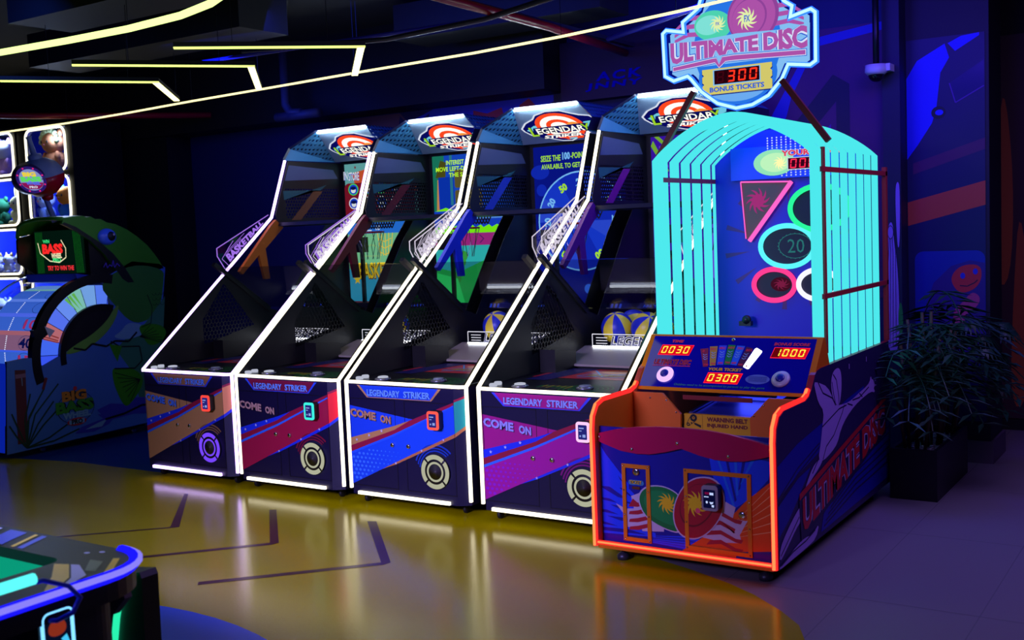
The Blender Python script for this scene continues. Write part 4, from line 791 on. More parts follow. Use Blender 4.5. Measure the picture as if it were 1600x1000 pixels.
hd = MB().box((.17, 1.262, 2.065), (.875, 1.298, 2.27), P('header_blue', (20, 24, 150), .4)).build('score_header', D)
d = DEC((0, 1.2615, 0), (1, 0, 0), (0, 0, 1), (0, -1, 0)); wd = E('header_white', (205, 220, 245), .9)
for i in range(18):
    for j in range(16):
        if (j > 9 or (j < 4)) and i*.03+.3 > .45 - (.05 if j > 9 else -.05): d.circ(.3+i*.03, 2.08+j*.016, .0055, .0055, wd, 1, 6)
d.circ(.46, 2.165, .135, .082, E('header_disc', (150, 235, 190), .95, True), 2, 32).circ(.47, 2.165, .10, .06, E('header_disc_light', (190, 245, 190), 1), 3, 28); d.swirl(.50, 2.16, .045, E('header_swirl', (245, 240, 170), 1.1), 4, 10)
d.text('YOUR SCORE', .508, 2.198, .90, 2.238, wd, 5, .09).text('YOUR SCORE', .51, 2.20, .898, 2.236, E('header_red', (225, 60, 90), 1), 6, .04)
d.rect(.548, 2.112, .80, 2.19, wd, 5).rect(.553, 2.117, .795, 2.185, E('score_black', (60, 4, 30), .8), 6); d.seg('0000', .556, 2.122, .79, 2.18, E('score_red', (255, 40, 80), 1.2), None, 7, .1, .15); d.build('header_print', hd)
MB().ell((.27, 1.22, 1.17), (.03, .03, .03), BLACK, 12, 8).box((.22, 1.21, 1.13), (.30, 1.25, 1.16), BLACK).build('sensor_unit', D)
area('cage_fill', (DX+.52, .95, 2.36), (DX+.52, 1.0, 1.0), (.03, .03, 1), 9, .7, .8)  # added fill turning the cage interior blue, no fixture modelled
area('belt_fill', (DX+.52, .75, .95), (DX+.52, .6, .76), (.04, .06, 1), 2.2, .3)  # blue light added under the console to tint the belt
# side artwork
d = DEC((DW+.0006, 0, 0), (0, 1, 0), (0, 0, 1), (1, 0, 0)); lil = P('figure_lilac', (175, 135, 225), .4); sb = P('side_blue', (16, 16, 160), .4); sn = P('side_dark', (30, 14, 70), .4); srd = P('side_red', (200, 14, 46), .4)
d.poly([(-.40, .44), (-.40, .60), (-.1, .66), (.3, .70), (.75, .76), (1.1, .79), (1.1, .74), (.7, .66), (.3, .56), (-.1, .50)], sb, 1)
d.poly([(-.40, .24), (-.40, .40), (-.1, .48), (.1, .50), (-.1, .38), (-.25, .30)], sb, 1); d.poly([(.25, .11), (.3, .2), (1.0, .42), (1.66, .50), (1.66, .13), (1.1, .12)], sb, 1)
for k in range(6): d.line([(.3+.04*k, .13+.025*k), (.9, .2+.035*k), (1.65, .23+.045*k)], .010, sn, 2)
for k in range(2): d.line([(-.39, .44-.03*k), (-.1, .535-.03*k), (.25, .60-.02*k)], .008, sn, 2)
fig = [smooth([(.30, .49), (.22, .515), (.27, .60), (.30, .68), (.33, .76), (.24, .82), (.2, .88), (.17, .94), (.24, .93), (.40, .885), (.50, .80), (.53, .76), (.66, .745), (.79, .74), (.90, .75), (1.01, .765), (1.12, .775), (1.22, .795), (1.247, .835), (1.27, .80), (1.39, .80), (1.31, .775), (1.39, .755), (1.30, .755), (1.34, .715), (1.24, .735), (1.05, .72), (.90, .70), (.74, .66), (.63, .61), (.56, .54), (.45, .51)], 1),
       smooth([(.30, .50), (.22, .515), (.12, .49), (.03, .43), (.0, .40), (.10, .43), (.24, .47)], 1), smooth([(-.04, .34), (-.15, .31), (-.29, .25), (-.39, .19), (-.40, .12), (-.30, .16), (-.15, .23), (-.08, .25)], 1), smooth([(.22, .17), (.10, .135), (-.02, .15), (-.15, .14), (-.28, .115), (-.40, .10), (-.40, .085), (-.25, .087), (.02, .09), (.16, .10)], 1),
       smooth([(.46, .90), (.50, .955), (.60, .968), (.655, .93), (.655, .83), (.61, .745), (.55, .76), (.48, .82)], 2)]
for q in fig: d.poly(q, lil, 3)
for ln in ([(.24, .93), (.32, .86), (.48, .81), (.54, .76)], [(.54, .76), (.50, .84), (.48, .90)], [(.50, .94), (.56, .90), (.60, .80), (.60, .75)], [(.30, .68), (.42, .70), (.60, .73), (.74, .73)], [(.30, .50), (.36, .56), (.50, .60), (.66, .70), (.70, .74)], [(.76, .735), (.86, .71)], [(1.0, .76), (1.06, .73)], [(-.38, .15), (-.25, .21), (-.1, .28)], [(-.38, .10), (-.2, .125), (.0, .13), (.15, .15)], [(.22, .515), (.12, .46)], [(.86, .74), (1.0, .735), (1.2, .77)]): d.line(ln, .008, sn, 4)
Tm = lambda x, y: (-.06+1.62*x, (.172+.262*x)+(.196+.006*x)*y)
band = [Tm(-.02, 1.14), Tm(1.0, 1.1), Tm(1.0, -.08), Tm(-.015, -.12)]
d.poly([Tm(-.02, 1.17), Tm(1.01, 1.12), Tm(1.01, .94), Tm(-.02, .98)], srd, 5); d.poly([Tm(-.025, 1.0), Tm(1.01, .98), Tm(1.01, -.06), Tm(-.01, -.12)], sn, 5)
for b_, l_, m in ((.085, 6, P('side_white', (205, 175, 235), .4)), (.05, 7, sn), (.04, 8, srd)):
    d.text('ULTIMATE', 0, 0, 0, 0, m, l_, b_, fn=lambda x, y: Tm(.005+.635*x, .02+.92*y)); d.text('DISC', 0, 0, 0, 0, m, l_, b_, fn=lambda x, y: Tm(.675+.315*x, .02+.92*y))
for y in (.80, 1.15): d.rect(y, .93, y+.012, .96, lil, 3)
d.build('side_artwork', D)
# feet
for x, y in ((.14, -.32), (DW-.1, -.32), (.12, 1.5), (DW-.1, 1.5), (.33, -.1)):
    MB().lathe([(.034, 0), (.036, .022), (.022, .036), (.011, .042), (.011, .1)], (x, y, .0), (0, 0, 1), P('foot_steel', (60, 60, 80), .4, .5), 18).build('levelling_foot', D)
# sign on its two arms
SY = .5
o_ = [(4.318, 2.915), (4.34, 2.933), (4.45, 2.908), (4.446, 2.965), (4.50, 3.0), (4.545, 3.03), (4.57, 3.10), (4.66, 3.145), (4.80, 3.16), (4.94, 3.13), (5.02, 3.06), (5.05, 3.0), (5.097, 2.966), (5.085, 2.908), (5.20, 2.935), (5.224, 2.915), (5.222, 2.656), (5.19, 2.637), (5.068, 2.655), (5.03, 2.578), (4.952, 2.497), (4.856, 2.455), (4.76, 2.445), (4.649, 2.482), (4.552, 2.557), (4.489, 2.636), (4.468, 2.655), (4.38, 2.637), (4.325, 2.67)]
o_ = [(a-DX, b) for a, b in o_]
sg = MB().xz(o_, SY, SY+.05, P('sign_case', (20, 20, 90), .4)).build('sign', D)
MB().tube([(a, SY-.012, b) for a, b in o_], .0155, E('sign_neon_halo', (.015, .10, 1.), 3.0, True, True), 8, True).tube([(a, SY-.024, b) for a, b in o_], .0085, E('sign_neon_core', (.5, .88, 1.), 1.2, False, True), 6, True).build('neon_border', sg)  # wider blue tube imitates the halo around the pale neon core
d = DEC((-DX, SY-.001, 0), (1, 0, 0), (0, 0, 1), (0, -1, 0)); cxs, czs = 4.77, 2.78
ins = lambda k: [(cxs+(a+DX-cxs)*k, czs+(b-czs)*k) for a, b in o_]
sgb = E('sign_navy', (6, 20, 130), .9); sgl = E('sign_pale', (135, 195, 248), .95, True); sgm = E('sign_blue', (40, 120, 235), .95); mv = E('sign_mauve', (176, 84, 172), .95); mvd = E('sign_mauve_dark', (150, 70, 160), .9); sw = E('sign_white', (215, 225, 250), 1); teal = E('sign_teal', (80, 215, 180), .95); teall = E('sign_teal_light', (130, 230, 220), .95); yell = E('sign_yellow', (215, 205, 110), .95); stx = E('sign_text_blue', (50, 100, 220), .9); ry = E('sign_swirl', (225, 240, 170), 1)
d.poly(ins(.955), sgb, 1).poly(ins(.915), sgl, 2)
d.circ(4.765, 2.80, .26, .30, sgm, 3, 40)
for s in (-1, 1):
    for k in range(3): d.poly([(4.77+s*.16, 2.87+.05*k), (4.77+s*.30, 2.88+.045*k), (4.77+s*.385, 2.855+.03*k), (4.77+s*.385, 2.872+.03*k), (4.77+s*.30, 2.905+.045*k), (4.77+s*.16, 2.895+.05*k)], mv, 4)
d.circ(4.625, 2.925, .115, .085, teal, 5, 32, -.1).circ(4.60, 2.93, .08, .055, teall, 6, 28).swirl(4.655, 2.93, .05, ry, 7, 11)
d.circ(4.865, 2.95, .15, .155, mvd, 8, 36, -.6).circ(4.86, 2.945, .135, .14, mv, 9, 36, -.6).circ(4.845, 2.94, .10, .11, mvd, 10, 30, -.6).circ(4.84, 2.938, .094, .104, mv, 11, 30, -.6).swirl(4.83, 2.935, .062, ry, 12, 11, 1.1, .5)
d.text('FX', 4.815, 2.918, 4.85, 2.955, stx, 13, .03).text('FX', 4.645, 2.922, 4.668, 2.94, stx, 13, .03)
d.poly([(4.35, 2.86), (4.52, 2.85), (4.77, 2.862), (5.02, 2.85), (5.19, 2.865), (5.185, 2.70), (4.355, 2.70)], sgl, 14)
def ut(x, y):
    X = 4.36+.815*x; k = abs(2*x-1); lo = 2.730+.026*(1-k)**1; hi = 2.858-.022*(1-k); return (X, lo+(hi-lo)*y)
for b_, l_, m in ((.125, 15, stx), (.095, 16, sw), (.05, 17, mv)): d.text('ULTIMATE DISC', 0, 0, 0, 0, m, l_, b_, 0, .96, fn=ut)
for gx, l_, m in ((.008, 15, stx), (.004, 16, sw), (0, 17, mv)): d.poly([(4.375-gx, 2.695-gx), (4.375-gx, 2.714+gx), (4.62, 2.738+gx), (4.645, 2.738+gx), (4.66, 2.70+gx), (4.68, 2.74+gx), (4.75, 2.742+gx), (5.163+gx, 2.722+gx), (5.163+gx, 2.698-gx), (4.75, 2.716-gx), (4.70, 2.716-gx), (4.66, 2.685-gx), (4.635, 2.716-gx)], m, l_)
tkp = [(4.556, 2.68), (4.973, 2.68), (4.973, 2.655), (4.962, 2.645), (4.973, 2.635), (4.973, 2.605), (4.962, 2.595), (4.973, 2.585), (4.973, 2.535), (4.556, 2.535), (4.556, 2.585), (4.567, 2.595), (4.556, 2.605), (4.556, 2.635), (4.567, 2.645), (4.556, 2.655)]
d.circ(4.765, 2.63, .235, .165, sgm, 4, 40).circ(4.765, 2.56, .17, .075, E('sign_sky', (110, 175, 245), .95), 5, 30)
d.poly([(4.765+(a-4.765)*1.01, 2.6+(b-2.6)*1.0-.006) for a, b in tkp], sgb, 18).poly(tkp, yell, 19)
d.rect(4.622, 2.584, 4.906, 2.672, sgl, 20).rect(4.63, 2.59, 4.90, 2.668, E('sign_display', (40, 2, 14), .8), 21); d.seg('8300', 4.632, 2.597, 4.895, 2.661, E('sign_digit', (255, 50, 30), 1.3), E('sign_digit_off', (70, 4, 20), .8), 22, .1, .16)
d.rect(4.632, 2.592, 4.695, 2.666, MC['sign_display'], 23).seg('8', 4.634, 2.597, 4.697, 2.661, MC['sign_digit_off'], None, 24, .1, .16)
d.text('BONUS TICKETS', 4.60, 2.547, 4.927, 2.576, stx, 21, .04); d.build('sign_print', sg)
AR = P('arm_red_brown', (120, 46, 40), .4)
for a, b in (((4.51, 2.56), (4.272, 2.20)), ((5.035, 2.57), (5.288, 2.22))):
    a = (a[0]-DX, a[1]); b = (b[0]-DX, b[1]); dx, dz = b[0]-a[0], b[1]-a[1]; L = math.hypot(dx, dz); nx, nz = -dz/L*.016, dx/L*.016
    MB().xz([(a[0]+nx, a[1]+nz), (a[0]-nx, a[1]-nz), (b[0]-nx, b[1]-nz), (b[0]+nx, b[1]+nz)], .452, .482, AR).build('sign_arm', D)
for x in (.30, .75): MB().box((x-.015, .482, 2.40), (x+.015, .50, 2.56), AR).build('sign_bracket', D) if False else None
# ---------------------------------------------------------------- fishing wheel machine
BX = -1.707
W = thing('fishing_wheel_machine', 'fishing wheel arcade machine with green fish head and lit prize wheel, at the left', 'arcade machine', (BX, 0, 0))
FG = P('fish_green', (60, 150, 20), .45); FGD = P('fish_dark', (12, 26, 14), .5); PALE = P('fish_pale', (120, 175, 190), .5); WBL = P('water_blue', (70, 120, 190), .5); WB2 = P('wave_violet', (60, 60, 170), .5); INK = P('ink_black', (10, 12, 16), .5)
WC = (.92, .82); RO, RI = .655, .455
def arc(c, r, a0, a1, n=16): return [(c[0]+r*math.cos(math.radians(a0+(a1-a0)*i/n)), c[1]+r*math.sin(math.radians(a0+(a1-a0)*i/n))) for i in range(n+1)]
side = [(-.12, .055), (-.055, .855), (.12, .866), (.20, .86), (.235, .80), (.289, .776), (.47, .847)]+arc(WC, .42, 172, 76, 14)+arc(WC, .74, 82, 80, 1)+[(1.30, 1.66), (1.62, 1.62), (1.688, 1.581), (1.44, .09)]
MB().yz(side, -.03, 0, WBL, BLACK).build('side_panel', W)
MB().yz([(-.12, .055), (-.055, .855), (.20, .86), (.20, .06)], -.90, -.87, WBL).build('side_panel', W)
MB().box((-.87, -.09, .06), (-.031, 1.35, .35), BLACK).box((-.87, 1.30, .36), (-.031, 1.40, 1.5), BLACK).build('cabinet', W)
MB().box((-.88, -.10, .06), (-.02, -.06, .84), E('front_glow_blue', (10, 40, 190), .6)).build('front_panel', W)
d = DEC((.0006, 0, 0), (0, 1, 0), (0, 0, 1), (1, 0, 0))
d.poly(arc(WC, .42, 172, 70)+[(1.10, 1.2), (1.0, 1.08), (.84, .98), (.62, .91), (.50, .87)], INK, 2)
d.poly(smooth([(.90, 1.48), (1.05, 1.28), (1.25, 1.06), (1.46, 1.08), (1.60, 1.20), (1.66, 1.45), (1.67, 1.57), (1.3, 1.64)]), P('fish_body', (56, 130, 40), .5), 1)
d.poly([(1.40, 1.05), (1.66, 1.30), (1.62, 1.0), (1.53, .40), (1.42, .25), (1.30, .24), (1.22, .60), (1.05, .84), (1.2, .95)], P('fish_side', (60, 130, 90), .5), 1)
d.poly(smooth([(1.02, .96), (1.12, 1.0), (1.20, 1.08), (1.34, 1.06), (1.46, .98), (1.30, .93), (1.15, .92)]), PALE, 2)
d.poly(smooth([(.50, .86), (.62, .93), (.80, 1.0), (.98, 1.12), (1.07, 1.24), (1.13, 1.26), (1.06, 1.10), (.92, .97), (.74, .88), (.58, .85)]), P('fish_belly', (110, 170, 60), .5), 3)
d.poly(smooth([(1.31, 1.035), (1.45, 1.05), (1.60, 1.02), (1.66, .94), (1.58, .85), (1.44, .825), (1.38, .9)]), FG, 3)
d.poly(smooth([(.99, .66), (1.05, .665), (1.22, .64), (1.33, .56), (1.33, .46), (1.22, .34), (1.12, .27), (1.06, .36), (1.0, .52)]), FG, 3)
for k in range(7): d.line([(1.33, .93), (1.47+.03*k, 1.04-.035*k)], .006, INK, 4); d.line([(1.30, .52), (1.02+.025*k, .62-.05*k)], .007, INK, 4)
d.line([(1.02, .66), (1.25, .635), (1.34, .70), (1.32, .84), (1.10, .86), (1.0, .92)], .012, INK, 4).line([(.60, .90), (.72, .87), (.80, .92), (.95, .88), (1.05, .92), (1.2, .90), (1.3, .98)], .018, INK, 4)
d.poly([(.98, .90), (1.02, .80), (1.06, .72), (1.09, .80), (1.12, .86)], FG, 4).line([(1.45, 1.33), (1.5, 1.2), (1.47, 1.05), (1.36, 1.02)], .008, INK, 4)
for k in range(9): d.ring(1.53+.045*(k % 3), 1.34-.05*(k//3), .02, .024, INK, 4, math.pi, 2*math.pi, 8)
d.poly([(.80, .30), (.95, .34), (1.1, .31), (1.2, .36), (1.43, .33), (1.43, .17), (1.2, .2), (.9, .18)], WB2, 2).poly([(.55, .12), (.62, .17), (.86, .21), (.80, .26), (1.0, .22), (.92, .15), (.75, .105)], WB2, 3).poly([(.66, .14), (.80, .18), (.9, .2), (.84, .14)], PALE, 4).line([(.88, .20), (1.1, .22), (1.3, .27), (1.43, .26)], .02, INK, 4)
d.poly([(.01, .775), (.112, .765), (.086, .13), (-.012, .125)], P('log_brown', (90, 34, 30), .6), 2).rect(.012, .70, .11, .735, P('log_tan', (140, 100, 110), .6), 3).line([(.07, .70), (.07, .63)], .006, PALE, 3)
rg = P('reed_green', (16, 60, 30), .6)
for x, z, b in ((.28, .58, .02), (.42, .60, .08), (.36, .45, .1), (.46, .42, .15), (.22, .50, .0), (-.05, .40, -.08), (-.08, .30, -.1), (.14, .55, -.02), (.48, .22, .2), (.6, .16, .25)): d.line([(.07, .08), (.09+b, z*.6), (x, z)], .014, rg, 4)
d.line([(.265, .57), (.305, .67)], .028, P('cattail', (110, 30, 24), .6), 5)
yl, gn = P('logo_yellow_print', (220, 140, 40), .5), P('logo_green_print', (60, 150, 40), .5)
d.ring(.58, .36, .19, .195, INK, 5, asp=.75)
for b_, l_, m1, m2, m3 in ((.10, 6, INK, INK, PALE), (.05, 7, yl, gn, WB2)):
    d.text('BIG', .445, .425, .70, .52, m1, l_, b_).text('BASS', .375, .32, .77, .43, m2, l_, b_)
    if l_ == 7: d.text('WHEEL', .44, .265, .73, .325, PALE, l_, .06)
d.circ(.58, .23, .10, .035, P('logo_red_print', (190, 40, 40), .5), 6).rect(.50, .21, .66, .25, PALE, 7).text('PRO', .525, .208, .64, .252, INK, 8, .05)
d.circ(.585, .535, .02, .02, P('logo_bob', (200, 50, 60), .5), 6, 12); d.build('side_artwork', W)
# wheel: rim drum, lit side face and black arch
segc = [(60, 90, 255), (70, 110, 255), (190, 110, 120), (90, 120, 255), (110, 150, 255), (130, 200, 190), (120, 170, 240), (90, 130, 255)]
wh_ = MB(); a0 = 190
for k in range(10):
    q0, q1 = a0-14*k, a0-14*(k+1); m = E('wheel_lit_%d' % (k % 8), segc[k % 8], .85, True)
    p = arc(WC, RO-.02, q0, q1, 4)+arc(WC, RI, q1, q0, 4); wh_.yz(p, -.86, -.04, m)
d = DEC((-.0385, 0, 0), (0, 1, 0), (0, 0, 1), (1, 0, 0))
for k in range(11):
    t = math.radians(190-14*k); d.line([(WC[0]+RI*math.cos(t), WC[1]+RI*math.sin(t)), (WC[0]+.635*math.cos(t), WC[1]+.635*math.sin(t))], .006, P('wheel_line', (20, 20, 90), .5), 1)
for a in (162, 160, 157): t = math.radians(a); d.line([(WC[0]+.47*math.cos(t), WC[1]+.47*math.sin(t)), (WC[0]+.62*math.cos(t), WC[1]+.62*math.sin(t))], .012, E('wheel_grain', (150, 60, 60), .7), 1)
for a in (118, 114, 110): t = math.radians(a); d.poly([(WC[0]+.46*math.cos(t), WC[1]+.46*math.sin(t)), (WC[0]+.63*math.cos(t+.05), WC[1]+.63*math.sin(t+.05)), (WC[0]+.63*math.cos(t+.1), WC[1]+.63*math.sin(t+.1))], E('wheel_green', (110, 200, 90), .7), 1)
def merge(a, b):
    for f, m, q in zip(b.f, b.m, b.s): a.add([b.v[i] for i in f], [tuple(range(len(f)))], b.mats[m], q)
    return a
drum = merge(wh_, d.mb).build('prize_wheel', W, solid=False)
wp = E('wheel_paper', (70, 120, 235), .75); wk = E('wheel_wood', (160, 110, 140), .75); wr = E('wheel_red', (190, 50, 110), .8); wn = E('wheel_ink', (10, 20, 90), .7)
for k, (a, tx) in enumerate(((180, '15'), (166, '40'), (150, '10'), (134, None), (118, None))):
    t = math.radians(a); c = Vector((-.86, WC[0]+.641*math.cos(t), WC[1]+.641*math.sin(t))); tang = Vector((0, math.sin(t), -math.cos(t)))
    d = DEC(c, (1, 0, 0), tang, (0, math.cos(t), math.sin(t))); d.rect(.01, -.07, .80, .07, wk if k == 1 else wp, 1)
    if tx: d.text(tx, .50, -.05, .70, .045, wn if k == 1 else wr, 2, .03)
    d.ring(.6, 0, .105, .11, wn, 2, asp=.62)
    for j in range(8): d.circ(.30, -.065+j*.0175, .008, .005, E('wheel_dot', (240, 245, 255), 1.5), 3, 8)
    d.build('wheel_segment', drum)
MB().yz(arc(WC, .74, 196, 78, 24)+arc(WC, .655, 78, 196, 24), -.06, .004, BLACK).build('wheel_arch', W); MB().yz(arc(WC, .46, 188, 72, 20)+arc(WC, .40, 72, 188, 20), -.03, .003, BLACK).build('inner_arch', W)
MB().yz(arc(WC, .75, 190, 60, 20)+arc(WC, .735, 60, 190, 20), -.90, -.88, CHROME).build('far_arch', W)
MB().yz(arc(WC, .70, 190, 90, 18)+arc(WC, .696, 90, 190, 18), -.87, -.06, GL('wheel_cover', (.88, .9, .97), .0)).build('clear_cover', W)
MB().yz([(.20, 1.10), (.32, 1.13), (.36, 1.06), (.30, 1.02), (.22, 1.02)], -.03, .01, BLACK).add([(.012, .32, 1.13), (.012, .42, 1.08), (.012, .36, 1.02)], [(0, 1, 2)], WHITE).build('pointer', W, solid=False)
# fish head
top_ = [(.60, 2.085), (.70, 2.097), (.80, 2.10), (.836, 2.084), (.88, 2.092), (.936, 2.065), (.99, 2.068), (1.05, 2.035), (1.143, 2.019), (1.27, 1.965), (1.386, 1.892), (1.49, 1.81), (1.561, 1.731), (1.62, 1.655), (1.671, 1.575)]
near = top_+[(1.40, 1.54), (1.24, 1.46), (1.18, 1.50), (1.10, 1.61), (1.0, 1.74), (.86, 1.87), (.74, 1.95), (.64, 2.0), (.575, 2.03)]
HB = MB().yz(near, -.03, 0, FG)
xs = [(0, 0, 0), (-.10, .03, .008), (-.3, .06, .01), (-.5, .05, -.01), (-.66, .01, -.04), (-.78, -.05, -.09), (-.84, -.08, -.15)]; vs = []; n = len(top_)
for x, dy, dz in xs: vs += [(x, a-dy*(1-i/n), b+dz*(1-.4*i/n)) for i, (a, b) in enumerate(top_)]
HB.add(vs, [(i*n+j, i*n+j+1, (i+1)*n+j+1, (i+1)*n+j) for i in range(len(xs)-1) for j in range(n-1)], FG, True)
lp = [(x, .60-dy-.01, 2.075+dz) for x, dy, dz in xs]; HB.tube(lp, .018, FG, 6)
hd_ = HB.build('fish_head', W, solid=False)
MB().yz([(.68, 1.93), (.655, 1.90), (.65, 1.69), (.83, 1.56), (1.3, 1.5), (1.6, 1.58), (1.30, 1.85), (.95, 1.98)], -.845, -.82, BLACK).box((-.82, .86, 1.5), (-.031, 1.3, 1.9), BLACK).build('mouth', W)
d = DEC((.001, 0, 0), (0, 1, 0), (0, 0, 1), (1, 0, 0))
d.poly([(.575, 2.03), (.64, 2.0), (.74, 1.95), (.86, 1.87), (1.0, 1.74), (1.10, 1.61), (1.18, 1.50), (1.24, 1.46), (1.31, 1.46), (1.22, 1.60), (1.10, 1.74), (.98, 1.84), (.85, 1.92), (.72, 2.0), (.60, 2.045)], FGD, 1)
d.line([(.98, 1.62), (1.01, 1.66), (1.02, 1.61), (1.05, 1.64), (1.07, 1.62), (1.09, 1.68), (1.10, 1.61), (1.13, 1.65), (1.16, 1.62)], .008, P('signature_violet', (90, 60, 190), .5), 2); d.build('head_marking', hd_)
ey = MB().ell((0, 1.04, 1.902), (.04, .10, .078), P('eye_blue', (70, 120, 240), .25), 24, 14).build('eye', hd_); MB().ell((.028, 1.065, 1.905), (.022, .05, .044), INK, 18, 10).build('pupil', ey); MB().ell((.046, 1.085, 1.92), (.006, .012, .012), WHITE, 10, 6).build('glint', ey)
scn = DEC((0, .82, 0), (1, 0, 0), (0, 0, 1), (0, -1, 0)); scn.rect(-.80, 1.575, -.04, 1.98, E('fish_screen', (4, 26, 18), .7), 1)
for k in range(6): scn.line([(-.78+.02*k, 1.97), (-.77+.018*k, 1.58)], .006, E('screen_line_green', (20, 110, 30), .7), 2); scn.line([(-.20+.02*k, 1.97), (-.17+.02*k, 1.58)], .006, MC['screen_line_green'], 2)
ol = E('screen_cream', (235, 225, 180), 1); scn.line([(-.75, 1.87), (-.72, 1.77), (-.575, 1.695), (-.43, 1.68), (-.325, 1.725), (-.32, 1.81), (-.385, 1.89)], .011, ol, 3)
scn.text('WIN', -.67, 1.865, -.565, 1.898, E('screen_green', (60, 230, 130), 1), 3, .04).text('BASS', -.685, 1.762, -.365, 1.858, E('screen_red', (245, 40, 40), 1.1), 3, .06).text('WHEEL', -.55, 1.72, -.385, 1.768, ol, 4, .05).text('PRO', -.53, 1.684, -.405, 1.725, MC['screen_green'], 3, .05)
scn.text('TRY TO WIN THE', -.62, 1.605, -.215, 1.65, E('screen_pink', (250, 50, 60), 1), 3, .03); scn.build('screen', W)
MB().yz([(.70, 1.575), (.72, 1.50), (.95, 1.475), (.95, 1.54)], -.80, -.031, P('canopy_blue', (40, 60, 190), .3)).build('canopy', W)
q = DEC((-.029, 0, 0), (0, 1, 0), (0, 0, 1), (1, 0, 0)); [q.rect(.74+.03*k, 1.512, .76+.03*k, 1.526, MC['screen_pink'], 1) for k in range(4)]; q.build('canopy_marks', W)  # red dashes stand in for unreadable lettering on the canopy
# float on its stick
fl = MB().tube([(-.40, .78, 2.06), (-.40, .70, 2.30)], .026, P('stick_grey', (130, 140, 190), .4), 12).build('float_stick', W)
ax = Vector((0, -.28, 1)).normalized(); fo = Vector((-.40, .675, 2.475))
fb = MB().lathe([(.0, -.185), (.09, -.165), (.165, -.11), (.198, -.05), (.205, .0)], fo, ax, P('float_red', (190, 10, 40), .3), 32).lathe([(.205, .0), (.198, .05), (.165, .11), (.09, .165), (.0, .185)], fo, ax, P('float_grey', (140, 160, 200), .35), 32).build('float', W)
MB().lathe([(.06, .165), (.065, .18), (.06, .21), (.025, .22), (.022, .36), (.03, .38)], fo, ax, MC['float_grey'], 20).build('top_cap', fb); MB().lathe([(.05, -.165), (.055, -.19), (.04, -.22)], fo, ax, MC['float_red'], 20).build('bottom_cap', fb)
vd = Vector((.88, -.46, .04)).normalized(); uu = Vector((.46, .88, 0)).normalized(); vq = ax; nn = uu.cross(vq).normalized(); fo2 = fo+nn*.15-uu*.11-vq*.01
MB().lathe([(.15, -.14), (.132, .0), (.124, .05)], fo2, nn, P('float_plate', (60, 40, 120), .4), 32).build('sign_disc', fb)
d = DEC(fo2+nn*.052, uu*.86, vq*.86, nn); d.circ(0, 0, .145, .145, E('float_violet', (60, 30, 130), .6), 1, 30).circ(0, 0, .115, .115, E('float_pale', (150, 165, 235), .7), 2, 30)
for k in range(16): t = k*math.pi/8; d.circ(.13*math.cos(t), .13*math.sin(t), .009, .009, E('float_pink', (240, 40, 120), 1) if k % 2 else E('float_blue', (20, 30, 120), .8), 3, 8)
d.poly([(-.11, -.03), (.11, -.03), (.09, -.07), (.05, -.10), (-.05, -.10), (-.09, -.07)], E('float_crimson', (150, 20, 90), .8), 3)
d.text('BIG', -.07, .035, .06, .085, E('float_yellow', (235, 210, 60), 1), 4, .07).text('BASS', -.10, -.02, .10, .035, E('float_green', (90, 220, 90), 1), 4, .07).text('WHEEL', -.06, -.055, .08, -.022, E('float_azure', (70, 110, 240), 1), 4, .05).text('PRO', -.04, -.09, .04, -.065, E('float_white', (220, 220, 240), 1), 4, .04); d.build('lettering', fb)
for x in (-.08, -.8):
    for y in (.27, 1.25):
        k = MB().box((x-.02, y-.02, .04), (x+.02, y+.02, .061), DARK).build('caster', W); MB().lathe([(.02, -.012), (.03, -.01), (.03, .01), (.02, .012)], (x, y, .03), (1, 0, 0), CHROME, 16).build('wheel', k)
# ---------------------------------------------------------------- claw machines with plush toys
NF = E('claw_neon', (1, .93, .68), 2.2, True, True); NFB = E('claw_neon_back', (.7, .8, 1), 1.6, True, True)
CB_ = P('claw_cabinet', (16, 16, 24), .4); CIN = P('claw_inside', (40, 70, 235), .5)
def claw(x0, x1, label, wins):
    t = thing('claw_machine', label, 'claw machine', (x0, 1.7, 0), 'claw machines'); w_ = x1-x0
    MB().box((.04, .54, .5), (w_-.04, .55, 3.11), CIN).box((.04, .01, .5), (.046, .54, 3.11), CIN).box((w_-.046, .01, .5), (w_-.04, .54, 3.11), CIN).box((0, .55, 0), (w_, .6, 3.15), CB_).box((0, 0, 0), (.04, .55, 3.15), CB_).box((w_-.04, 0, 0), (w_, .55, 3.15), CB_).box((.04, 0, 3.11), (w_-.04, .55, 3.15), CB_).box((.04, 0, 0), (w_-.04, .55, .5), CB_).build('cabinet', t)
    zs = sorted({z for q in wins for z in (q[1], q[3])})
    xa, xb = .0, w_; fr_ = MB(); zl = .5
    for (a, b, c, e) in sorted(wins, key=lambda q: q[1]):
        fr_.box((xa, -.02, zl), (xb, 0, b+.0), CB_).box((xa, -.02, b), (a, 0, e), CB_).box((c, -.02, b), (xb, 0, e), CB_); zl = e
        MB().box((.04, .0, b-.02), (w_-.04, .55, b), CB_).build('shelf', t)
    fr_.box((xa, -.02, zl), (xb, 0, 3.15), CB_).build('front_frame', t)
    for (a, b, c, e) in wins:
        MB().tube([(x, -.03, z) for x, z in rrect(a, b, c, e, .09)], .0125, NF, 8, True).build('neon_window_frame', t)
        MB().prism(rrect(a+.01, b+.01, c-.01, e-.01, .08), lambda p, q, w: (p, w, q), -.012, -.008, GL('claw_glass', (.9, .93, .97), .0)).build('window_glass', t)
        point('claw_window_lamp', (x0+(a+c)/2, 1.82, e-.08), (.5, .66, 1), 13, .05)
    return t
claw(-4.0, -3.04, 'claw machine behind the green fish head, with two big neon windows', [(.10, .55, .90, 1.5), (.10, 1.56, .90, 2.12), (.17, 2.08+.02, .88, 2.58), (.17, 2.64, .86, 3.09)])
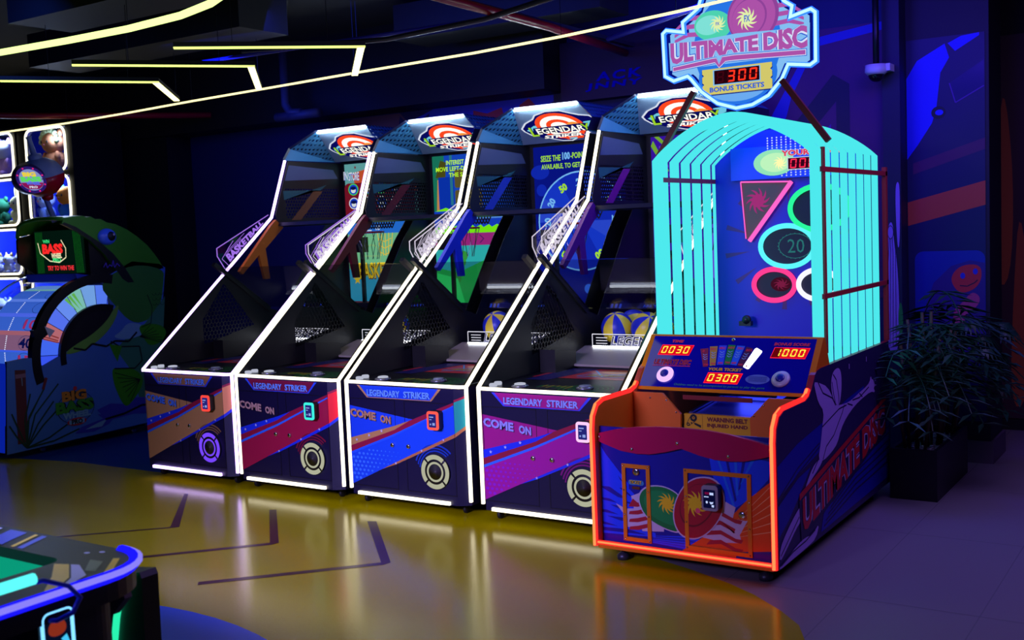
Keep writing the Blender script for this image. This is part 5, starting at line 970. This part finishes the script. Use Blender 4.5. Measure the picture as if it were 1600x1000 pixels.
claw(-5.02, -4.04, 'claw machine at the left edge, with rows of white plush toys', [(.08, .6, .92, 1.5), (.08, 1.55, .95, 2.04), (.10, 2.09, .97, 2.59), (.10, 2.64, .94, 3.10)])
MB_T = None
def plush(name, label, loc, s, body, face=None, ears='round', extra=None, group='plush toys in the claw machines'):
    t = thing(name, label, 'plush toy', (loc[0]-.17, loc[1]-.06, loc[2]), group)
    m = P('plush_%d_%d_%d' % body, body, .9, 0, .2, .4, 90); f = P('plush_%d_%d_%d' % (face or body), face or body, .9, 0, .2, .4, 90)
    MB().ell((0, 0, s*.42), (s*.42, s*.36, s*.42), m, 16, 10).build('body', t)
    h = MB().ell((0, -s*.04, s*1.05), (s*.46, s*.40, s*.40), f, 18, 12).build('head', t)
    for q in (-1, 1):
        if ears == 'round': MB().ell((q*s*.34, 0, s*1.40), (s*.15, s*.08, s*.15), m, 12, 8).build('ear', h)
        elif ears == 'long': MB().ell((q*s*.22, 0, s*1.62), (s*.11, s*.07, s*.34), m, 12, 8).build('ear', h)
        else: MB().lathe([(s*.14, 0), (s*.07, s*.16), (.002, s*.28)], (q*s*.28, 0, s*1.34), (q*.25, 0, 1), P('plush_horn', (235, 200, 110), .8), 10).build('ear', h)
        MB().ell((q*s*.17, -s*.42, s*1.08), (s*.04, s*.03, s*.055), INK, 10, 6).build('eye', h)
        MB().ell((q*s*.36, -s*.16, s*.55), (s*.11, s*.11, s*.2), m, 10, 8).build('arm', t); MB().ell((q*s*.22, -s*.30, s*.14), (s*.13, s*.2, s*.13), m, 10, 8).build('leg', t)
    MB().ell((0, -s*.44, s*.98), (s*.05, s*.04, s*.035), P('plush_nose', (220, 120, 130), .8), 10, 6).build('nose', h)
    if extra == 'leaf':
        g = MB()
        for k in range(9): tt = -1.6+k*.4; g.ell((s*.46*math.sin(tt), -s*.22, s*1.12+s*.40*math.cos(tt)), (s*.15, s*.06, s*.11), P('leaf_pale', (190, 205, 150), .9), 10, 6)
        g.build('leaf_ruff', h)
    return t
plush('plush_toy', 'big orange plush toy with pale leafy ruff in the top right claw window', (-3.47, 1.95, 2.64), .30, (205, 130, 90), (215, 140, 96), 'round', 'leaf')
plush('plush_toy', 'blue plush toy under the float in the claw window, right one', (-3.27, 1.93, 2.10), .26, (40, 110, 230), (235, 140, 50), 'round')
plush('plush_toy', 'pale blue plush toy under the float in the claw window, left one', (-3.66, 1.93, 2.10), .24, (110, 140, 240), (150, 170, 250), 'long')
plush('plush_toy', 'large white plush with pink ears in the top left claw window', (-4.40, 1.95, 2.64), .29, (225, 170, 225), (225, 225, 240), 'round')
plush('plush_toy', 'cream plush rabbit in the left claw window beside the float', (-4.17, 1.93, 2.09), .23, (215, 210, 150), None, 'long')
plush('plush_toy', 'dark green plush beside the cream rabbit at the left edge', (-4.50, 1.93, 2.09), .22, (40, 110, 80), None, 'round')
for k in range(4): plush('plush_toy', ['white horned plush on the upper row, rightmost', 'white horned plush on the upper row, second from right', 'white horned plush on the upper row, third from right', 'white horned plush on the upper row, leftmost'][k], (-4.19-k*.21, 1.90, 1.551), .15, (215, 215, 245), None, 'horn')
for k in range(4): plush('plush_toy', ['white and blue plush on the lower row, rightmost', 'white and blue plush on the lower row, second from right', 'white and blue plush on the lower row, third from right', 'white and blue plush on the lower row, leftmost'][k], (-4.21-k*.21, 1.92, .601 if k > 9 else 1.02), .17, (150, 175, 245), (215, 220, 245), 'round')
for k in range(1): tag(MB().box((-4.97, 1.72, .97), (-4.10, 2.22, 1.0), CB_).build('display_shelf'), 'dark shelf under the lower row of plush toys', 'shelf')
# ---------------------------------------------------------------- air hockey table
H = thing('air_hockey_table', 'air hockey table with blue neon rim and green playfield in the lower left foreground', 'game table', (3.0, -4.2, 0))
def hp2(x0, y0, x1, y1, r): return [(a-3.0, b+4.2) for a, b in rrect(x0, y0, x1, y1, r, 8)]
rimp = hp2(1.9, -5.6, 4.215, -3.215, .22); inn = hp2(2.2, -5.25, 3.925, -3.385, .05)
n = len(rimp); vs = [(a, b, .785) for a, b in rimp]+[(a, b, .785) for a, b in inn]+[(a, b, .70) for a, b in rimp]+[(a, b, .745) for a, b in inn]
RAIL = MB().add(vs, [(i, (i+1) % n, n+(i+1) % n, n+i) for i in range(n)]+[(i, (i+1) % n, 2*n+(i+1) % n, 2*n+i) for i in range(n)]+[(n+i, n+(i+1) % n, 3*n+(i+1) % n, 3*n+i) for i in range(n)], BLACK)
MB().xy(inn, .70, .748, E('playfield_green', (10, 165, 130), .85, True)).build('playfield', H)
rp_ = [(1.215, -1.4)]+rimp[:9]
MB().tube([(a, b, .78) for a, b in rp_], .019, E('rim_blue', (.008, .006, 1.), 1.5, True, True), 8).tube([(a+.012, b+.010, .786) for a, b in rp_], .0105, E('rim_lavender', (140, 130, 250), 1.), 6).build('rim_light', H)
MB().xy(hp2(2.1, -5.4, 4.13, -3.32, .1), .10, .70, P('table_body', (8, 8, 14), .5)).build('body', H)
d = DEC((-3.0, 4.2, .7856), (1, 0, 0), (0, 1, 0), (0, 0, 1)); ry_, rw, rp, rb_ = P('rail_yellow', (240, 215, 40), .35), P('rail_white', (190, 200, 240), .35), P('rail_purple', (110, 40, 130), .35), P('rail_blue_print', (40, 60, 200), .35)
for x, m, w_ in ((2.75, ry_, .03), (2.85, rw, .05), (2.98, ry_, .04), (3.1, rb_, .06), (3.2, rp, .12), (3.36, rw, .04), (3.45, rb_, .1), (3.6, ry_, .02), (3.64, rb_, .03)): d.poly([(x, -3.37), (x+w_, -3.37), (x+w_-.06, -3.235), (x-.06, -3.235)], m, 1)
d.poly([(3.94, -3.43), (3.99, -3.41), (4.12, -3.50), (4.19, -3.60), (4.17, -3.62), (4.06, -3.52)], ry_, 1).poly([(4.0, -3.41), (4.03, -3.40), (4.15, -3.46), (4.19, -3.55), (4.195, -3.59), (4.13, -3.50)], rw, 2).poly([(4.07, -3.30), (4.09, -3.29), (4.185, -3.39), (4.18, -3.42)], ry_, 1).poly([(4.01, -3.345), (4.07, -3.34), (4.14, -3.42), (4.10, -3.43)], P('rail_olive', (90, 110, 70), .35), 1)
for x, y in ((3.97, -3.27), (3.93, -3.30)): d.circ(x, y, .012, .009, rw, 1, 12)
merge(RAIL, d.mb).build('rail', H, solid=False)
MB().tube([(1.205, -1.0, .845), (1.205, .53, .845)], .017, E('cyan_light', (90, 250, 245), 1.2, True), 8).build('light_bar', H)
MB().tube([(1.16, .30, .81), (1.19, .46, .835), (1.20, .56, .83), (1.235, .62, .80), (1.25, .645, .76), (1.245, .62, .72), (1.225, .58, .705), (1.20, .55, .71)], .0075, P('blue_cable', (30, 50, 200), .35), 8).build('cable', H)
ct = MB().box((1.13, .53, .50), (1.205, .65, .735), BLACK).build('score_counter', H)
MB().tube([(1.21, y, z) for y, z in rrect(.54, .50, .64, .73, .02)], .006, E('counter_light', (120, 200, 255), 1.6), 6, True).build('light_frame', ct)
d = DEC((1.2065, 0, 0), (0, 1, 0), (0, 0, 1), (1, 0, 0)); d.rect(.54, .5, .64, .73, E('counter_back', (6, 20, 50), .6), 1).poly(smooth([(.56, .69), (.59, .71), (.62, .69), (.62, .66), (.59, .65), (.56, .66)]), E('counter_red', (150, 50, 30), .8), 2).poly([(.56, .56), (.60, .60), (.63, .58), (.62, .52), (.57, .52)], E('counter_olive', (70, 90, 50), .7), 2).poly([(.60, .64), (.635, .60), (.63, .62), (.62, .65)], E('counter_cyan', (70, 200, 250), 1), 2); d.build('picture', ct)
MB().xz([(.935, .715), (1.015, .74), (1.053, .633), (.981, .566), (.955, .585)], .945, .975, P('tan_bracket', (110, 84, 60), .5)).build('bracket', H)
MB().xz([(.80, .0), (.80, .60), (.87, .665), (.985, .68), (.995, .66), (.98, .0)], 1.06, 1.13, BLACK).build('end_leg', H)
MB().tube([(.80, 1.055, .05), (.815, 1.055, .35), (.85, 1.055, .50), (.89, 1.055, .62), (.925, 1.055, .665), (.95, 1.055, .675)], .013, E('leg_green', (40, 235, 170), 1.1, True), 8).build('leg_light', H)
MB().box((-.85, -1.15, 0), (-.7, .6, .1), BLACK).box((.85, -1.15, 0), (1.0, .6, .1), BLACK).build('foot', H)
# ---------------------------------------------------------------- planter and palms
pl = thing('planter', 'black rectangular planter box filled with pale pebbles beside the disc machine', 'planter', (5.445, 2.03, 0))
POT = P('planter_black', (22, 18, 32), .45)
MB().box((-.145, -.46, 0), (.145, .46, .26), POT).box((-.145, -.46, .26), (-.12, .46, .325), POT).box((.12, -.46, .26), (.145, .46, .325), POT).box((-.12, -.46, .26), (.12, -.435, .325), POT).box((-.12, .435, .26), (.12, .46, .325), POT).build('box', pl)
pb_ = MB(); PE = P('pebble', (170, 160, 180), .7)
for k in range(420): x, y = random.uniform(-.11, .11), random.uniform(-.425, .425); r = random.uniform(.009, .017); pb_.ell((x, y, .262+random.uniform(.0, .016)), (r, r*.8, r*.6), PE, 6, 4)
pe = pb_.build('pebbles', pl); pe['kind'] = 'stuff'
LF = P('palm_leaf', (22, 60, 44), .45); ST = P('palm_stem', (90, 70, 50), .6)
def palm(loc, n, ht, sp, label, seed, fan=False):
    rn = random.Random(seed); t = thing('potted_palm', label, 'palm', loc, 'palms in the planter'); cane = MB(); lf = MB()
    for k in range(max(2, n//4)):
        a = rn.uniform(0, 6.28); q = Vector((.06*math.cos(a), .06*math.sin(a), 0)); e = q+Vector((.1*math.cos(a), .1*math.sin(a), ht*rn.uniform(.55, .8))); cane.tube([q, q*.5+e*.5+Vector((0, 0, .03)), e], .011, ST, 6)
    for k in range(n):
        a = rn.uniform(0, 6.28); b = Vector((rn.uniform(-.05, .05), rn.uniform(-.05, .05), ht*rn.uniform(.35, .8))); L = rn.uniform(.75, 1.1)*sp; up_ = rn.uniform(.35, .95)
        dr = Vector((math.cos(a), math.sin(a), 0)); pts = []
        W0 = Vector(loc)
        for _ in range(12):
            e = W0+b+dr*(L+.15)
            if (e.x > 5.30 or e.y > 1.95 and e.x > 5.15) and e.y < 2.78: break
            a = rn.uniform(0, 6.28); dr = Vector((math.cos(a), math.sin(a), 0))
        for i in range(9): s = i/8; pts.append(b+dr*(L*s)+Vector((0, 0, L*(up_*s-(.75+.3*up_)*s*s))))
        lf.tube(pts, .004, LF, 4); sd = Vector((-dr.y, dr.x, 0))
        if fan:
            tip = pts[5]
            for j in range(15): th = math.radians(-100+j*200/14); q = (dr*math.cos(th)+sd*math.sin(th)); w_ = q.cross(Vector((0, 0, 1)))*.016; e = tip+q*.24*sp+Vector((0, 0, -.07)); m_ = tip+q*.13*sp+Vector((0, 0, .01)); lf.add([tip, m_+w_, e, m_-w_], [(0, 1, 2, 3)], LF)
        else:
            for i in range(2, 9):
                for s_ in (-1, 1):
                    q = (sd*s_*.8+dr*.6+Vector((0, 0, rn.uniform(-.25, .15)))).normalized(); le = rn.uniform(.30, .42)*sp*(1.1-.05*i); w_ = q.cross(Vector((0, 0, 1))).normalized()*.017; p = pts[i]; m_ = p+q*le*.45; e = p+q*le+Vector((0, 0, -.05*sp)); lf.add([p, m_+w_, e, m_-w_], [(0, 1, 2, 3)], LF)
    cane.build('stems', t); lf.build('foliage', t, solid=False); return t
palm((5.42, 1.72, .27), 26, 1.0, .50, 'bushy dark palm at the near end of the planter, over the side artwork', 3)
palm((5.45, 2.03, .27), 28, 1.15, .55, 'tall bushy palm in the middle of the planter', 5)
palm((5.47, 2.32, .27), 16, .95, .55, 'fan-leaved palm at the far end of the planter', 8, True)
